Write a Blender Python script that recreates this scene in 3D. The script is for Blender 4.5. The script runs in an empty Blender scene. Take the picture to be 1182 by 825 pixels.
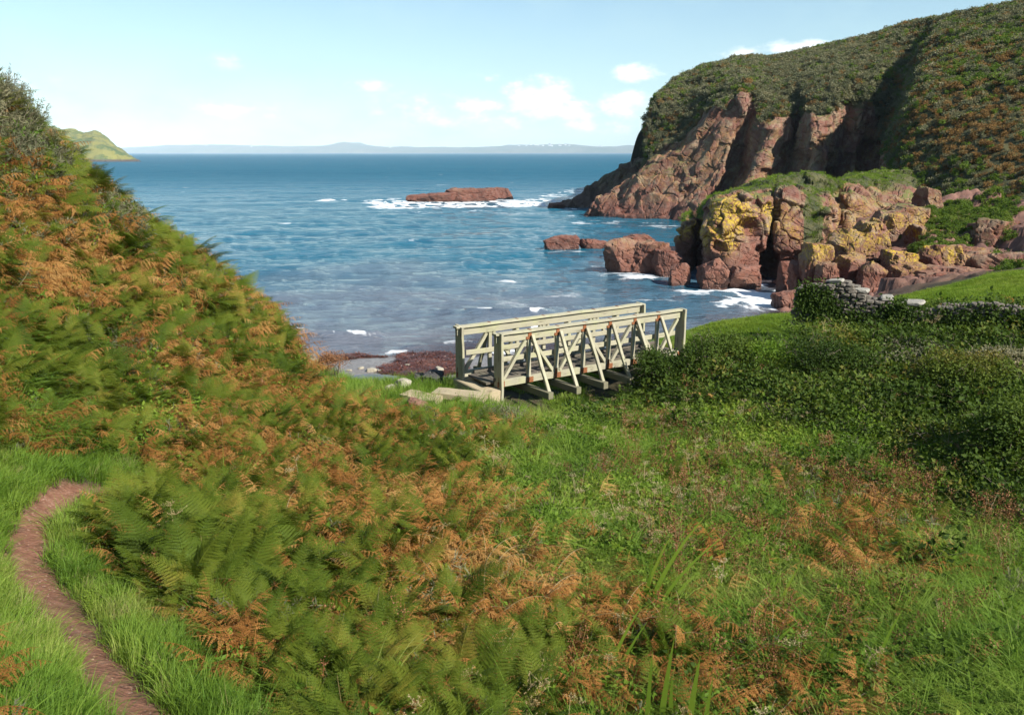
import bpy, bmesh, math, random
import numpy as np
from mathutils import Vector, Matrix, Euler

random.seed(7)
RNG = np.random.default_rng(11)
S = bpy.context.scene
COL = S.collection
R = math.radians

# ------------------------------------------------------------------ camera
H = 9.5
F = 930.0
TANP = (412.5 - 176.0) / F
P = math.atan(TANP)
cP, sP = math.cos(P), math.sin(P)

def at(px, py, Y):
    xc = (px - 591.0) / F
    yc = (412.5 - py) / F
    dy = cP + yc * sP
    dz = -sP + yc * cP
    t = Y / dy
    return np.array([xc * t, Y, H + dz * t])

def project(P3):
    x = P3[:, 0]; y = P3[:, 1]; z = P3[:, 2] - H
    d = y * cP - z * sP
    u = y * sP + z * cP
    d = np.where(np.abs(d) < 0.3, 0.3, d)
    return 591 + F * x / d, 412.5 - F * u / d, d

cam_d = bpy.data.cameras.new('camera')
cam_d.sensor_width = 36.0
cam_d.lens = F / 1182.0 * 36.0
cam_d.clip_start = 0.05
cam_d.clip_end = 30000
cam = bpy.data.objects.new('camera', cam_d)
cam.location = (0, 0, H)
cam.rotation_euler = (math.pi / 2 - P, 0, 0)
COL.objects.link(cam)
S.camera = cam

# ------------------------------------------------------------------ noise
def _h(ix, iy, iz, seed):
    h = (ix.astype(np.uint32) * np.uint32(374761393) + iy.astype(np.uint32) * np.uint32(668265263)
         + iz.astype(np.uint32) * np.uint32(2246822519) + np.uint32((seed * 3266489917) & 0xffffffff))
    h = (h ^ (h >> np.uint32(13))) * np.uint32(1274126177)
    h = (h ^ (h >> np.uint32(16))) * np.uint32(2654435761)
    h = h ^ (h >> np.uint32(15))
    return h.astype(np.float64) / 4294967295.0

def vnoise(p, seed=0):
    f = np.floor(p).astype(np.int64)
    t = p - f
    t = t * t * t * (t * (t * 6 - 15) + 10)
    out = 0
    for dx in (0, 1):
        wx = t[:, 0] if dx else 1 - t[:, 0]
        for dy in (0, 1):
            wy = t[:, 1] if dy else 1 - t[:, 1]
            for dz in (0, 1):
                wz = t[:, 2] if dz else 1 - t[:, 2]
                out = out + wx * wy * wz * _h(f[:, 0] + dx, f[:, 1] + dy, f[:, 2] + dz, seed)
    return out * 2 - 1

def fbm(p, seed=0, octv=4, gain=0.5):
    a, s, n = 1.0, 0, 0
    for k in range(octv):
        s = s + a * vnoise(p * (2.03 ** k) + 17.3 * k, seed + k)
        n += a; a *= gain
    return s / n

def voro(p, seed=0):
    f = np.floor(p).astype(np.int64)
    n = len(p)
    b1 = np.full(n, 9e9); b2 = np.full(n, 9e9)
    cid = np.zeros((n, 3), np.int64); off = np.zeros((n, 3))
    for dx in (-1, 0, 1):
        for dy in (-1, 0, 1):
            for dz in (-1, 0, 1):
                c = f + np.array([dx, dy, dz])
                q = np.stack([c[:, k] + 0.1 + 0.8 * _h(c[:, 0], c[:, 1], c[:, 2], seed + 31 * k + 5) for k in range(3)], 1)
                o = p - q
                d = np.abs(o).max(1) * 0.6 + np.sqrt((o * o).sum(1)) * 0.4
                m = d < b1
                b2 = np.where(m, b1, np.minimum(b2, d))
                b1 = np.where(m, d, b1)
                cid[m] = c[m]; off[m] = o[m]
    return b1, b2, cid, off

def rotm(rx, ry, rz):
    return np.array(Euler((R(rx), R(ry), R(rz))).to_matrix())

def blocks(p, size, seed, rot=(0, 0, 0), crack=0.25, tilt=0.8):
    q = p @ rotm(*rot) / np.asarray(size, float)
    q = q + 0.05 * np.stack([vnoise(q * 2.1 + k * 9, seed + 40 + k) for k in range(3)], 1)
    b1, b2, c, o = voro(q, seed)
    h = _h(c[:, 0], c[:, 1], c[:, 2], seed + 77) - 0.5
    tv = np.stack([_h(c[:, 0], c[:, 1], c[:, 2], seed + 80 + k) - 0.5 for k in range(3)], 1)
    e = np.exp(-((b2 - b1) / 0.035) ** 2)
    return h + tilt * (tv * o).sum(1) - crack * e

def smooth(a, b, x):
    t = np.clip((x - a) / (b - a), 0, 1)
    return t * t * (3 - 2 * t)

# ------------------------------------------------------------------ materials
class NT:
    def __init__(self, name):
        self.m = bpy.data.materials.new(name)
        self.m.use_nodes = True
        self.t = self.m.node_tree
        self.t.nodes.clear()
        self.out = self.t.nodes.new('ShaderNodeOutputMaterial')
    def n(self, typ, **kw):
        nd = self.t.nodes.new(typ)
        for k, v in kw.items():
            setattr(nd, k, v)
        return nd
    def link(self, a, b):
        self.t.links.new(a, b)
    def val(self, sock, v):
        if isinstance(v, bpy.types.NodeSocket):
            self.link(v, sock)
        elif isinstance(v, tuple) and len(v) == 3 and sock.type == 'RGBA':
            sock.default_value = (*v, 1)
        else:
            sock.default_value = v
    def math(self, op, a, b=0.0, clamp=False):
        nd = self.n('ShaderNodeMath', operation=op); nd.use_clamp = clamp
        self.val(nd.inputs[0], a); self.val(nd.inputs[1], b)
        return nd.outputs[0]
    def mix(self, f, a, b, mode='MIX'):
        nd = self.n('ShaderNodeMix', data_type='RGBA', blend_type=mode)
        self.val(nd.inputs[0], f); self.val(nd.inputs[6], a); self.val(nd.inputs[7], b)
        return nd.outputs[2]
    def ramp(self, f, stops, interp='LINEAR'):
        nd = self.n('ShaderNodeValToRGB')
        self.link(f, nd.inputs[0])
        cr = nd.color_ramp; cr.interpolation = interp
        while len(cr.elements) < len(stops):
            cr.elements.new(0.5)
        for e, (p_, c) in zip(cr.elements, stops):
            e.position = p_
            e.color = (*c, 1) if isinstance(c, tuple) else (c, c, c, 1)
        return nd.outputs[0]
    def mr(self, f, a, b, c=0.0, d=1.0):
        nd = self.n('ShaderNodeMapRange'); nd.clamp = True; nd.interpolation_type = 'SMOOTHSTEP'
        self.val(nd.inputs[0], f)
        for k, v in zip((1, 2, 3, 4), (a, b, c, d)):
            nd.inputs[k].default_value = v
        return nd.outputs[0]
    def noise(self, vec, scale, detail=4, rough=0.55, dist=0.0):
        nd = self.n('ShaderNodeTexNoise')
        if vec is not None: self.link(vec, nd.inputs['Vector'])
        nd.inputs['Scale'].default_value = scale
        nd.inputs['Detail'].default_value = detail
        nd.inputs['Roughness'].default_value = rough
        nd.inputs['Distortion'].default_value = dist
        return nd.outputs[0]
    def pos(self):
        return self.n('ShaderNodeNewGeometry').outputs['Position']
    def attr(self, name):
        return self.n('ShaderNodeAttribute', attribute_name=name).outputs['Fac']
    def bump(self, h, strength=0.5, dist=0.1, normal=None):
        nd = self.n('ShaderNodeBump')
        self.link(h, nd.inputs['Height'])
        nd.inputs['Strength'].default_value = strength
        nd.inputs['Distance'].default_value = dist
        if normal is not None: self.link(normal, nd.inputs['Normal'])
        return nd.outputs[0]
    def bsdf(self, color, rough=0.8, normal=None, spec=0.3, ior=None):
        nd = self.n('ShaderNodeBsdfPrincipled')
        self.val(nd.inputs['Base Color'], color)
        self.val(nd.inputs['Roughness'], rough)
        nd.inputs['Specular IOR Level'].default_value = spec
        if ior: nd.inputs['IOR'].default_value = ior
        if normal is not None: self.link(normal, nd.inputs['Normal'])
        return nd.outputs[0]
    def done(self, sh):
        self.link(sh, self.out.inputs['Surface'])
        return self.m

def leaf_mat(name, stops, trans=0.35, patch=0.5, rough=0.55, spec=0.25, tip=None):
    """colour varies by plant (object random) and in metre-wide patches"""
    k = NT(name)
    rnd = k.n('ShaderNodeObjectInfo').outputs['Random']
    pn = k.noise(k.pos(), 0.55, 2)
    fn = k.noise(k.pos(), 14.0, 2)
    f = k.math('ADD', k.math('MULTIPLY', rnd, 1 - patch), k.math('MULTIPLY', k.mr(pn, 0.3, 0.7), patch))
    f = k.math('ADD', f, k.math('MULTIPLY', k.math('SUBTRACT', fn, 0.5), 0.35), True)
    c = k.ramp(f, stops)
    p = k.bsdf(c, rough, None, spec)
    t = k.n('ShaderNodeBsdfTranslucent')
    k.link(k.mix(0.5, c, k.mix(1.0, c, (1.5, 1.5, 0.6), 'MULTIPLY')), t.inputs[0])
    mx = k.n('ShaderNodeMixShader'); mx.inputs[0].default_value = trans
    k.link(p, mx.inputs[1]); k.link(t.outputs[0], mx.inputs[2])
    return k.done(mx.outputs[0])

M = {}
M['grass'] = leaf_mat('grass', [(0, (.085, .165, .018)), (.35, (.135, .230, .026)), (.7, (.195, .280, .040)), (1, (.32, .33, .10))], .45, .5, .6, .18)
M['lawn'] = leaf_mat('field_grass', [(0, (.10, .18, .018)), (.6, (.16, .235, .026)), (1, (.22, .265, .05))], .45, .4, .65, .12)
M['straw'] = leaf_mat('straw', [(0, (.20, .15, .06)), (.5, (.30, .23, .11)), (1, (.42, .35, .20))], .25, .3)
M['fern'] = leaf_mat('fern_green', [(0, (.050, .083, .010)), (.35, (.086, .130, .013)), (.7, (.140, .172, .020)), (.9, (.21, .19, .03)), (1, (.27, .18, .04))], .45, .4, .65, .12)
M['fernb'] = leaf_mat('fern_brown', [(0, (.13, .055, .014)), (.35, (.26, .115, .030)), (.7, (.36, .18, .055)), (1, (.42, .26, .09))], .3, .35, .75, .1)
M['herb'] = leaf_mat('herb', [(0, (.060, .120, .014)), (.45, (.115, .195, .020)), (.8, (.19, .265, .032)), (1, (.28, .29, .06))], .45, .5, .6, .15)
M['bramble'] = leaf_mat('bramble', [(0, (.026, .048, .008)), (.45, (.054, .092, .013)), (.8, (.098, .135, .02)), (1, (.17, .125, .03))], .35, .35, .65, .12)
M['scrub'] = leaf_mat('scrub', [(0, (.095, .105, .056)), (.5, (.150, .152, .085)), (.85, (.205, .19, .11)), (1, (.26, .22, .13))], .3, .55, .7, .1)
M['scrubg'] = leaf_mat('scrub_green', [(0, (.055, .098, .014)), (.5, (.10, .16, .02)), (1, (.165, .21, .035))], .35, .5, .7, .1)
M['scrubb'] = leaf_mat('scrub_brown', [(0, (.13, .075, .026)), (.5, (.22, .125, .042)), (1, (.29, .19, .075))], .25, .5, .7, .1)
M['dock'] = leaf_mat('dock', [(0, (.10, .040, .018)), (.5, (.19, .080, .032)), (1, (.27, .135, .06))], .15, .3)
M['flag'] = leaf_mat('flag', [(0, (.11, .20, .02)), (.6, (.19, .28, .03)), (1, (.28, .30, .04))], .4, .3, .4, .4)
M['twig'] = leaf_mat('twig', [(0, (.10, .075, .05)), (1, (.22, .18, .13))], 0.0, .3)
M['kelp'] = leaf_mat('seaweed', [(0, (.038, .013, .009)), (.6, (.115, .038, .022)), (1, (.20, .085, .05))], .05, .4, .35, .5)

def rock_mat(name, grey=0.0):
    k = NT(name)
    p = k.pos()
    g = k.n('ShaderNodeNewGeometry')
    nz = k.n('ShaderNodeSeparateXYZ'); k.link(g.outputs['Normal'], nz.inputs[0])
    pz = k.n('ShaderNodeSeparateXYZ'); k.link(p, pz.inputs[0])
    n1 = k.noise(p, 0.22, 5, .6, .6)
    n2 = k.noise(p, 1.7, 6, .65)
    n3 = k.noise(p, 9.0, 4, .7)
    c = k.ramp(n1, [(.28, (.066, .025, .018)), (.45, (.130, .046, .030)), (.58, (.168, .066, .042)), (.75, (.165, .090, .056))])
    c = k.mix(k.mr(n2, .35, .75, 0, .7), c, (.17, .10, .078))
    c = k.mix(k.mr(n3, .55, .8, 0, .4), c, (.24, .16, .115))
    c = k.mix(k.mr(n3, .48, .25, 0, .55), c, (.075, .045, .038))
    # lichen grows above the splash zone
    hi = k.mr(k.math('ADD', pz.outputs[2], k.math('MULTIPLY', k.math('SUBTRACT', n1, .5), 3.0)), 1.7, 3.6)
    gl = k.math('MULTIPLY', k.mr(k.noise(p, .8, 6, .7), .44, .66, 0, .6), hi)
    c = k.mix(gl, c, k.mix(n3, (.185, .145, .085), (.32, .27, .18)))
    yl = k.math('MULTIPLY', k.mr(k.noise(p, .42, 9, .72, .5), .455, .56), k.attr('lichen'))
    yl = k.math('MULTIPLY', yl, k.mr(k.noise(p, 5.5, 6, .75), .42, .58, 0, .82))
    c = k.mix(k.math('MULTIPLY', yl, hi), c, k.mix(n3, (.30, .20, .015), (.46, .33, .03)))
    # grass and moss on the ledges
    led = k.math('MULTIPLY', k.mr(nz.outputs[2], .60, .82), k.mr(k.noise(p, .5, 4), .42, .55))
    led = k.math('MULTIPLY', led, k.math('MULTIPLY', k.mr(pz.outputs[2], 4.0, 6.0), .85))
    c = k.mix(led, c, k.mix(n3, (.06, .085, .018), (.14, .15, .04)))
    # wet dark band at the tide line
    wet = k.mr(k.math('ADD', pz.outputs[2], k.math('MULTIPLY', n2, 1.2)), 1.25, .75)
    c = k.mix(k.math('MULTIPLY', wet, .72), c, (.050, .024, .018))
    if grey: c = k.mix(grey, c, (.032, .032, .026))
    rough = k.math('SUBTRACT', .85, k.math('MULTIPLY', wet, .45))
    vo = k.n('ShaderNodeTexVoronoi', feature='DISTANCE_TO_EDGE'); k.link(p, vo.inputs['Vector']); vo.inputs['Scale'].default_value = 1.1
    crack = k.mr(vo.outputs[0], 0, .05)
    h = k.math('ADD', k.math('MULTIPLY', n2, .2), k.math('ADD', k.math('MULTIPLY', n3, .26), k.math('MULTIPLY', crack, .22)))
    return k.done(k.bsdf(c, rough, k.bump(h, .8, .18), .3))
M['rock'] = rock_mat('red_sandstone')

def cliff_mat():
    """rock where the attribute says rock, dark plant litter under the plants elsewhere"""
    m = M['rock'].copy(); m.name = 'cliff'
    t = m.node_tree
    b = [n for n in t.nodes if n.type == 'BSDF_PRINCIPLED'][0]
    src = b.inputs['Base Color'].links[0].from_socket
    a = t.nodes.new('ShaderNodeAttribute'); a.attribute_name = 'rock'
    nz = t.nodes.new('ShaderNodeTexNoise'); nz.inputs['Scale'].default_value = 1.3; nz.inputs['Detail'].default_value = 6
    g = t.nodes.new('ShaderNodeNewGeometry'); t.links.new(g.outputs['Position'], nz.inputs['Vector'])
    rp = t.nodes.new('ShaderNodeValToRGB'); t.links.new(nz.outputs[0], rp.inputs[0])
    rp.color_ramp.elements[0].position = .3; rp.color_ramp.elements[0].color = (.030, .040, .015, 1)
    rp.color_ramp.elements[1].position = .7; rp.color_ramp.elements[1].color = (.095, .085, .035, 1)
    mx = t.nodes.new('ShaderNodeMix'); mx.data_type = 'RGBA'
    t.links.new(a.outputs['Fac'], mx.inputs[0]); t.links.new(rp.outputs[0], mx.inputs[6]); t.links.new(src, mx.inputs[7])
    t.links.new(mx.outputs[2], b.inputs['Base Color'])
    return m
M['cliff'] = cliff_mat()
M['shadelichen'] = rock_mat('shaded_lichen_rock', .62)  # spit's shading and black lichen both put into a darker rock colour

# ------------------------------------------------------------------ mesh helpers
def np_mesh(name, V, Fq, mat, smooth_=False, attrs=None):
    me = bpy.data.meshes.new(name)
    V = np.ascontiguousarray(V, dtype=np.float32); Fq = np.ascontiguousarray(Fq, dtype=np.int32)
    k = Fq.shape[1]
    me.vertices.add(len(V)); me.vertices.foreach_set('co', V.ravel())
    me.loops.add(Fq.size); me.loops.foreach_set('vertex_index', Fq.ravel())
    me.polygons.add(len(Fq))
    me.polygons.foreach_set('loop_start', np.arange(0, Fq.size, k, dtype=np.int32))
    me.polygons.foreach_set('loop_total', np.full(len(Fq), k, dtype=np.int32))
    me.polygons.foreach_set('use_smooth', np.full(len(Fq), smooth_, dtype=bool))
    for an, av in (attrs or {}).items():
        a = me.attributes.new(an, 'FLOAT', 'POINT'); a.data.foreach_set('value', np.asarray(av, np.float32))
    me.update(calc_edges=True)
    me.validate()
    if mat: me.materials.append(mat)
    return me

def grid_faces(n, m):
    i = np.arange(n * m).reshape(n, m)
    return np.stack([i[:-1, :-1], i[:-1, 1:], i[1:, 1:], i[1:, :-1]], -1).reshape(-1, 4)

def grid_normals(G):
    du = np.gradient(G, axis=1); dv = np.gradient(G, axis=0)
    n = np.cross(du, dv)
    return n / (np.linalg.norm(n, axis=-1, keepdims=True) + 1e-9)

def link(name, me, parent=None, **props):
    o = bpy.data.objects.new(name, me)
    COL.objects.link(o)
    if parent is not None: o.parent = parent
    for k, v in props.items(): o[k] = v
    return o

def root(name, loc, rotz=0.0, **props):
    o = bpy.data.objects.new(name, None); COL.objects.link(o)
    o.empty_display_size = .2
    o.location = loc; o.rotation_euler = (0, 0, rotz)
    for k, v in props.items(): o[k] = v
    return o

def catmull(A, counts, axis, sharp=None):
    A = np.moveaxis(np.asarray(A, float), axis, 0)
    n = len(A)
    Pd = np.concatenate([2 * A[:1] - A[1:2], A, 2 * A[-1:] - A[-2:-1]], 0)
    out = []
    for i in range(n - 1):
        c = counts[i] if hasattr(counts, '__len__') else counts
        t = np.arange(c) / c
        if i == n - 2: t = np.append(t, 1.0)
        if sharp and i in sharp: t = t * (1 - sharp[i]) + smooth(.28, .72, t) * sharp[i]
        t = t.reshape((-1,) + (1,) * (A.ndim - 1))
        p0, p1, p2, p3 = Pd[i], Pd[i + 1], Pd[i + 2], Pd[i + 3]
        m1 = (p2 - p0) * .38; m2 = (p3 - p1) * .38
        out.append((2 * t**3 - 3 * t**2 + 1) * p1 + (t**3 - 2 * t**2 + t) * m1 + (-2 * t**3 + 3 * t**2) * p2 + (t**3 - t**2) * m2)
    return np.moveaxis(np.concatenate(out, 0), 0, axis)
# ------------------------------------------------------------------ render settings
S.render.engine = 'CYCLES'
cy = S.cycles
cy.max_bounces = 5; cy.diffuse_bounces = 2; cy.glossy_bounces = 2; cy.transmission_bounces = 3; cy.transparent_max_bounces = 4; cy.volume_bounces = 0
cy.caustics_reflective = False; cy.caustics_refractive = False
cy.use_adaptive_sampling = True; cy.adaptive_threshold = 0.012
S.view_settings.view_transform = 'Standard'; S.view_settings.look = 'None'; S.view_settings.gamma = 1.0; S.view_settings.exposure = 1.0
S.view_settings.use_curve_mapping = False
SKY_DUST, SKY_OZONE, SKY_STR = 0.0, 1.0, 0.074
SKY_TINT = (0.9, 1.0, 1.0)
CLOUD = (10.4, 10.5, 10.6); CLOUD_THIN = (4.3, 6.1, 6.6)
SUN_E, HAZE = 5.0, 0.85e-4
# ------------------------------------------------------------------ ground
def gp(px, py, Y, veg=0.0):
    p = at(px, py, Y); p[2] -= veg
    return p
PATH = [gp(190, 860, 4.0), gp(158, 825, 4.5), gp(100, 745, 5.8), gp(45, 680, 7.1), gp(30, 635, 8.0), gp(48, 590, 9.1), gp(84, 560, 10.0), gp(150, 540, 11.0)]
CP = list(PATH[1:7]) + [
    # round the viewer
    (0, 0, 7.7), (0, -6, 9.5), (-3, 0, 7.7), (3.5, 0, 6.9), (-8, -4, 13), (8, -6, 8.5), (-6.5, 2, 9.6), (16, -6, 9), (-1.6, 2.5, 6.7),
    # foreground
    (-1.0, 4.2, 5.65), (0.6, 4.2, 5.35), (2.2, 4.4, 5.15), (3.6, 4.8, 5.1), (6.0, 5.0, 5.3),
    gp(300, 700, 6.5, .55), gp(591, 700, 6.8, .5), gp(900, 700, 7.0, .35), gp(1182, 700, 7.2, .3),
    gp(300, 580, 9.8, .55), gp(450, 580, 9.8, .5), gp(591, 600, 10, .4), gp(850, 600, 10.6, .4), gp(1182, 600, 10.2, .5),
    gp(300, 500, 13.5, .5), gp(450, 500, 14.5, .4), gp(591, 520, 14, .4), gp(750, 520, 14, .4), gp(900, 520, 14, .5), gp(1182, 520, 12.8, .6),
    gp(440, 462, 18, .1), gp(600, 470, 17.5, .35), gp(700, 480, 16.5, .4),
    # right bank of brambles below the wall
    gp(800, 430, 18.5, .8), gp(880, 430, 18.5, .8), gp(1000, 440, 18, .6), gp(1100, 440, 17.5, .6), gp(1182, 450, 16.5, .7), gp(1300, 470, 14, .6),
    gp(1000, 480, 16, .5), gp(1182, 490, 14.6, .6),
    gp(920, 384, 23, .05), gp(990, 384, 22.5, .1), gp(1060, 386, 22, .2), gp(1182, 394, 20.6, .3), gp(1300, 400, 19, .3),
    # field behind the wall and the grass beside the bridge
    gp(850, 372, 28, .05), gp(905, 364, 29), gp(800, 378, 27.0), gp(830, 395, 24), gp(905, 388, 24), gp(790, 405, 23.0),
    gp(1000, 352, 29.5), gp(1060, 345, 29.5), gp(1182, 320, 32), gp(1300, 300, 34), gp(1400, 330, 26),
    # bridge ends, stream bed
    (-1.4, 19.2, 3.66), (-.4, 18.4, 3.66), (-1.2, 20.6, 3.6), (1.9, 20.3, 2.75), (2.6, 17.2, 2.85), (0.5, 19.6, 3.1), (3.4, 18.6, 3.0), (.8, 22.5, 2.85), (2.6, 24, 3.0), (.2, 24, 2.5), (-.3, 26, 1.5),
    (5.2, 22.4, 3.78), (6.0, 21.4, 3.7), (4.6, 23.8, 3.78),
    # foot of the left hill, bank above the beach
    gp(400, 440, 20.5, .15), gp(370, 440, 21, .3), gp(430, 443, 21.5, .1), (-3.2, 24.2, 2.3), (-5.2, 24.5, 2.3),
    (-2.5, 27.5, .95), (-4.5, 28.5, .8), (-6, 31, .55), (-1, 31, .5), (2, 28, .9), (5, 30, 1.4), (3, 33, .3), (-4, 35.5, .18), (-8, 36, .15), (0, 36.5, .12), (4, 37, .05),
    (-5, 41, -.35), (2, 42, -.4), (-10, 42, -.4), (-5, 50, -1.5), (3, 52, -1.5), (-20, 50, -2), (-38, 62, -2.5), (0, 66, -3), (8, 62, -2.5),
    # left hill
    gp(340, 392, 21.5, .8), gp(270, 304, 20.5, .95), gp(170, 250, 20, 1.0), gp(100, 195, 19.5, .95), gp(50, 157, 19, 1.0), gp(0, 90, 18, 1.1), gp(-60, 30, 17.5, 1.1),
    gp(0, 470, 10.5, .4), gp(0, 300, 14, .4), gp(-120, 400, 10.5, .4), gp(130, 470, 12.6, .5), gp(200, 400, 15, .5), gp(300, 440, 17.6, .5), gp(130, 540, 11.2, .25), gp(100, 330, 15.8, .5), gp(200, 320, 17.8, .5), gp(0, 200, 16, .5),
    (-8.5, 26, 3.6), (-11, 26, 5.2), (-14, 26, 7.2), (-18, 26, 10), (-9, 31, .9), (-14, 32, 1.5), (-22, 34, 3), (-30, 20, 15), (-22, 12, 15.5), (-16, 4, 14), (-36, 0, 20), (-38, 36, 4),
    # shore on the right
    (9, 34, 1.6), (12, 35, 1.7), (8, 40, -.1), (12, 43, -.4), (14, 48, -.9), (16, 53, -.9), (17, 60, -1.2), (12, 56, -1.6),
    gp(935, 345, 47.5), gp(1000, 335, 49), gp(1060, 322, 51), gp(1000, 290, 58), gp(1060, 275, 60), gp(1130, 318, 50), gp(1182, 312, 47), gp(1320, 300, 44), (18, 40, 2.4), (26, 40, 4.3), (40, 36, 8), (40, 20, 7.2), (44, 55, 7), (30, 64, 4.5), (52, 60, 9), (55, 0, 12),
]
CP = np.array([np.asarray(c, float) for c in CP])

def tps_fit(c, lam=0.02):
    xy = c[:, :2] / 10.0
    d2 = ((xy[:, None] - xy[None]) ** 2).sum(-1)
    K = np.where(d2 > 0, .5 * d2 * np.log(d2 + 1e-12), 0) + lam * np.eye(len(c))
    Pm = np.hstack([np.ones((len(c), 1)), xy])
    A = np.zeros((len(c) + 3,) * 2); A[:len(c), :len(c)] = K; A[:len(c), len(c):] = Pm; A[len(c):, :len(c)] = Pm.T
    return np.linalg.solve(A, np.append(c[:, 2], [0, 0, 0])), xy
_W, _C = tps_fit(CP)

def seg_dist(xy, pts):
    d = np.full(len(xy), 1e9)
    for a, b in zip(pts[:-1], pts[1:]):
        a = a[:2]; b = b[:2]; ab = b - a
        t = np.clip(((xy - a) @ ab) / (ab @ ab), 0, 1)
        d = np.minimum(d, np.linalg.norm(xy - (a + t[:, None] * ab), axis=1))
    return d

_pp = catmull(np.array(PATH), 8, 0)
def path_dist(xy):
    n = fbm(np.column_stack([xy * 1.3, np.zeros(len(xy))]), 5, 3)
    return seg_dist(xy, _pp) + .05 * n

def ground_raw(xy):
    q = xy / 10.0
    out = np.empty(len(q))
    for i in range(0, len(q), 20000):
        s = q[i:i + 20000]
        d2 = ((s[:, None] - _C[None]) ** 2).sum(-1)
        out[i:i + 20000] = (.5 * d2 * np.log(d2 + 1e-12)) @ _W[:len(_C)] + _W[len(_C)] + s @ _W[len(_C) + 1:]
    return np.clip(out, -3.5, 22)

GX0, GX1, GY0, GY1, GS = -40.0, 60.0, -8.0, 68.0, 0.2
gx = np.arange(GX0, GX1 + .01, GS); gy = np.arange(GY0, GY1 + .01, GS)
GXX, GYY = np.meshgrid(gx, gy)
_xy = np.column_stack([GXX.ravel(), GYY.ravel()])
_z = ground_raw(_xy)
_p3 = np.column_stack([_xy, np.zeros(len(_xy))])
_pd = path_dist(_xy)
land = smooth(.3, 2.0, _z)
_z = _z + land * (.16 * fbm(_p3 * .7, 3, 4) * smooth(.2, 1.0, _pd) + .03 * fbm(_p3 * 4, 8, 3)) - .07 * (1 - smooth(.15, .4, _pd)) + (1 - land) * .05 * fbm(_p3 * 1.1, 9, 4)
# shelving rock where the slabs run into the sea on the right
_rk = smooth(36, 44, _xy[:, 1]) * smooth(13, 17, _xy[:, 0])
_z = _z + _rk * (.9 * blocks(np.column_stack([_xy, _z]), (2.6, 2.0, 2.0), 21, (10, 20, 30)) + .4 * blocks(np.column_stack([_xy, _z]), (1.1, 1.0, 1.0), 22, (10, 20, 50)) - .35)
GZ = _z.reshape(GXX.shape)
ROCKY = _rk

def ground(xy):
    fx = np.clip((xy[:, 0] - GX0) / GS, 0, len(gx) - 1.001); fy = np.clip((xy[:, 1] - GY0) / GS, 0, len(gy) - 1.001)
    i = fx.astype(int); j = fy.astype(int); u = fx - i; v = fy - j
    return (GZ[j, i] * (1 - u) * (1 - v) + GZ[j, i + 1] * u * (1 - v) + GZ[j + 1, i] * (1 - u) * v + GZ[j + 1, i + 1] * u * v)
def gz(x, y): return float(ground(np.array([[x, y]], float))[0])
def gnormal(xy):
    e = .3
    dx = (ground(xy + [e, 0]) - ground(xy - [e, 0])) / (2 * e); dy = (ground(xy + [0, e]) - ground(xy - [0, e])) / (2 * e)
    n = np.column_stack([-dx, -dy, np.ones(len(xy))])
    return n / np.linalg.norm(n, axis=1, keepdims=True)

def ground_mat():
    k = NT('ground')
    p = k.pos()
    n1 = k.noise(p, 1.2, 6, .6); n2 = k.noise(p, 9, 5, .65); n3 = k.noise(p, 45, 3, .6)
    soil = k.mix(n2, (.022, .022, .010), (.070, .055, .025))
    fieldc = k.mix(n2, (.085, .15, .022), (.15, .21, .035))
    c = k.mix(k.attr('field'), soil, fieldc)
    # beach: grey shingle with pale pebbles
    vo = k.n('ShaderNodeTexVoronoi'); k.link(p, vo.inputs['Vector']); vo.inputs['Scale'].default_value = 11
    peb = k.ramp(vo.outputs['Color'], [(.2, (.115, .105, .10)), (.55, (.19, .175, .165)), (.85, (.30, .28, .26))])
    c = k.mix(k.attr('beach'), c, k.mix(n1, peb, (.16, .145, .14)))
    # trodden red earth of the path with small stones
    pc = k.ramp(n2, [(.25, (.095, .040, .023)), (.5, (.175, .080, .048)), (.75, (.25, .135, .088))])
    vs = k.n('ShaderNodeTexVoronoi'); k.link(p, vs.inputs['Vector']); vs.inputs['Scale'].default_value = 26
    pc = k.mix(k.math('MULTIPLY', k.mr(vs.outputs['Distance'], .28, .12), k.mr(k.noise(p, 6, 2), .5, .62)), pc, (.33, .25, .19))
    pc = k.mix(k.mr(n1, .55, .75, 0, .5), pc, (.12, .068, .045))
    c = k.mix(k.attr('path'), c, pc)
    rk = k.ramp(n1, [(.3, (.10, .052, .042)), (.6, (.21, .11, .08)), (.8, (.25, .18, .13))])
    c = k.mix(k.attr('rock'), c, rk)
    h = k.math('ADD', k.math('MULTIPLY', n2, .6), k.math('ADD', k.math('MULTIPLY', n3, .25), k.math('MULTIPLY', vs.outputs['Distance'], .25)))
    rough = k.math('SUBTRACT', .9, k.math('MULTIPLY', k.attr('wetsand'), .55))
    return k.done(k.bsdf(c, rough, k.bump(h, .8, .05), .3))
M['ground'] = ground_mat()

def field_mask(xy):
    """short grazed grass: beside the far end of the bridge and behind the wall"""
    x, y = xy[:, 0], xy[:, 1]
    wall_y = 23.2 - (x - 8.3) * .19
    a = smooth(5.2, 6.2, x) * smooth(22.6, 23.6, y) * (1 - smooth(8.0, 9.2, x) * (1 - smooth(wall_y + .2, wall_y + .7, y)))
    return a * (1 - smooth(34, 37, y)) * smooth(1.9, 2.6, ground(xy))

pathm = 1 - smooth(.19, .29, _pd)
beach = smooth(24.3, 25.6, _xy[:, 1]) * (1 - smooth(1.0, 1.9, _z + .4 * fbm(_p3 * .8, 14, 3))) * (1 - ROCKY)
ground_me = np_mesh('ground', np.column_stack([_xy, _z]), grid_faces(len(gy), len(gx)), M['ground'], True,
                    dict(path=pathm, beach=beach, rock=ROCKY, field=field_mask(_xy), wetsand=(1 - smooth(.1, .45, _z)) * beach))
link('ground', ground_me, kind='structure')

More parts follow.
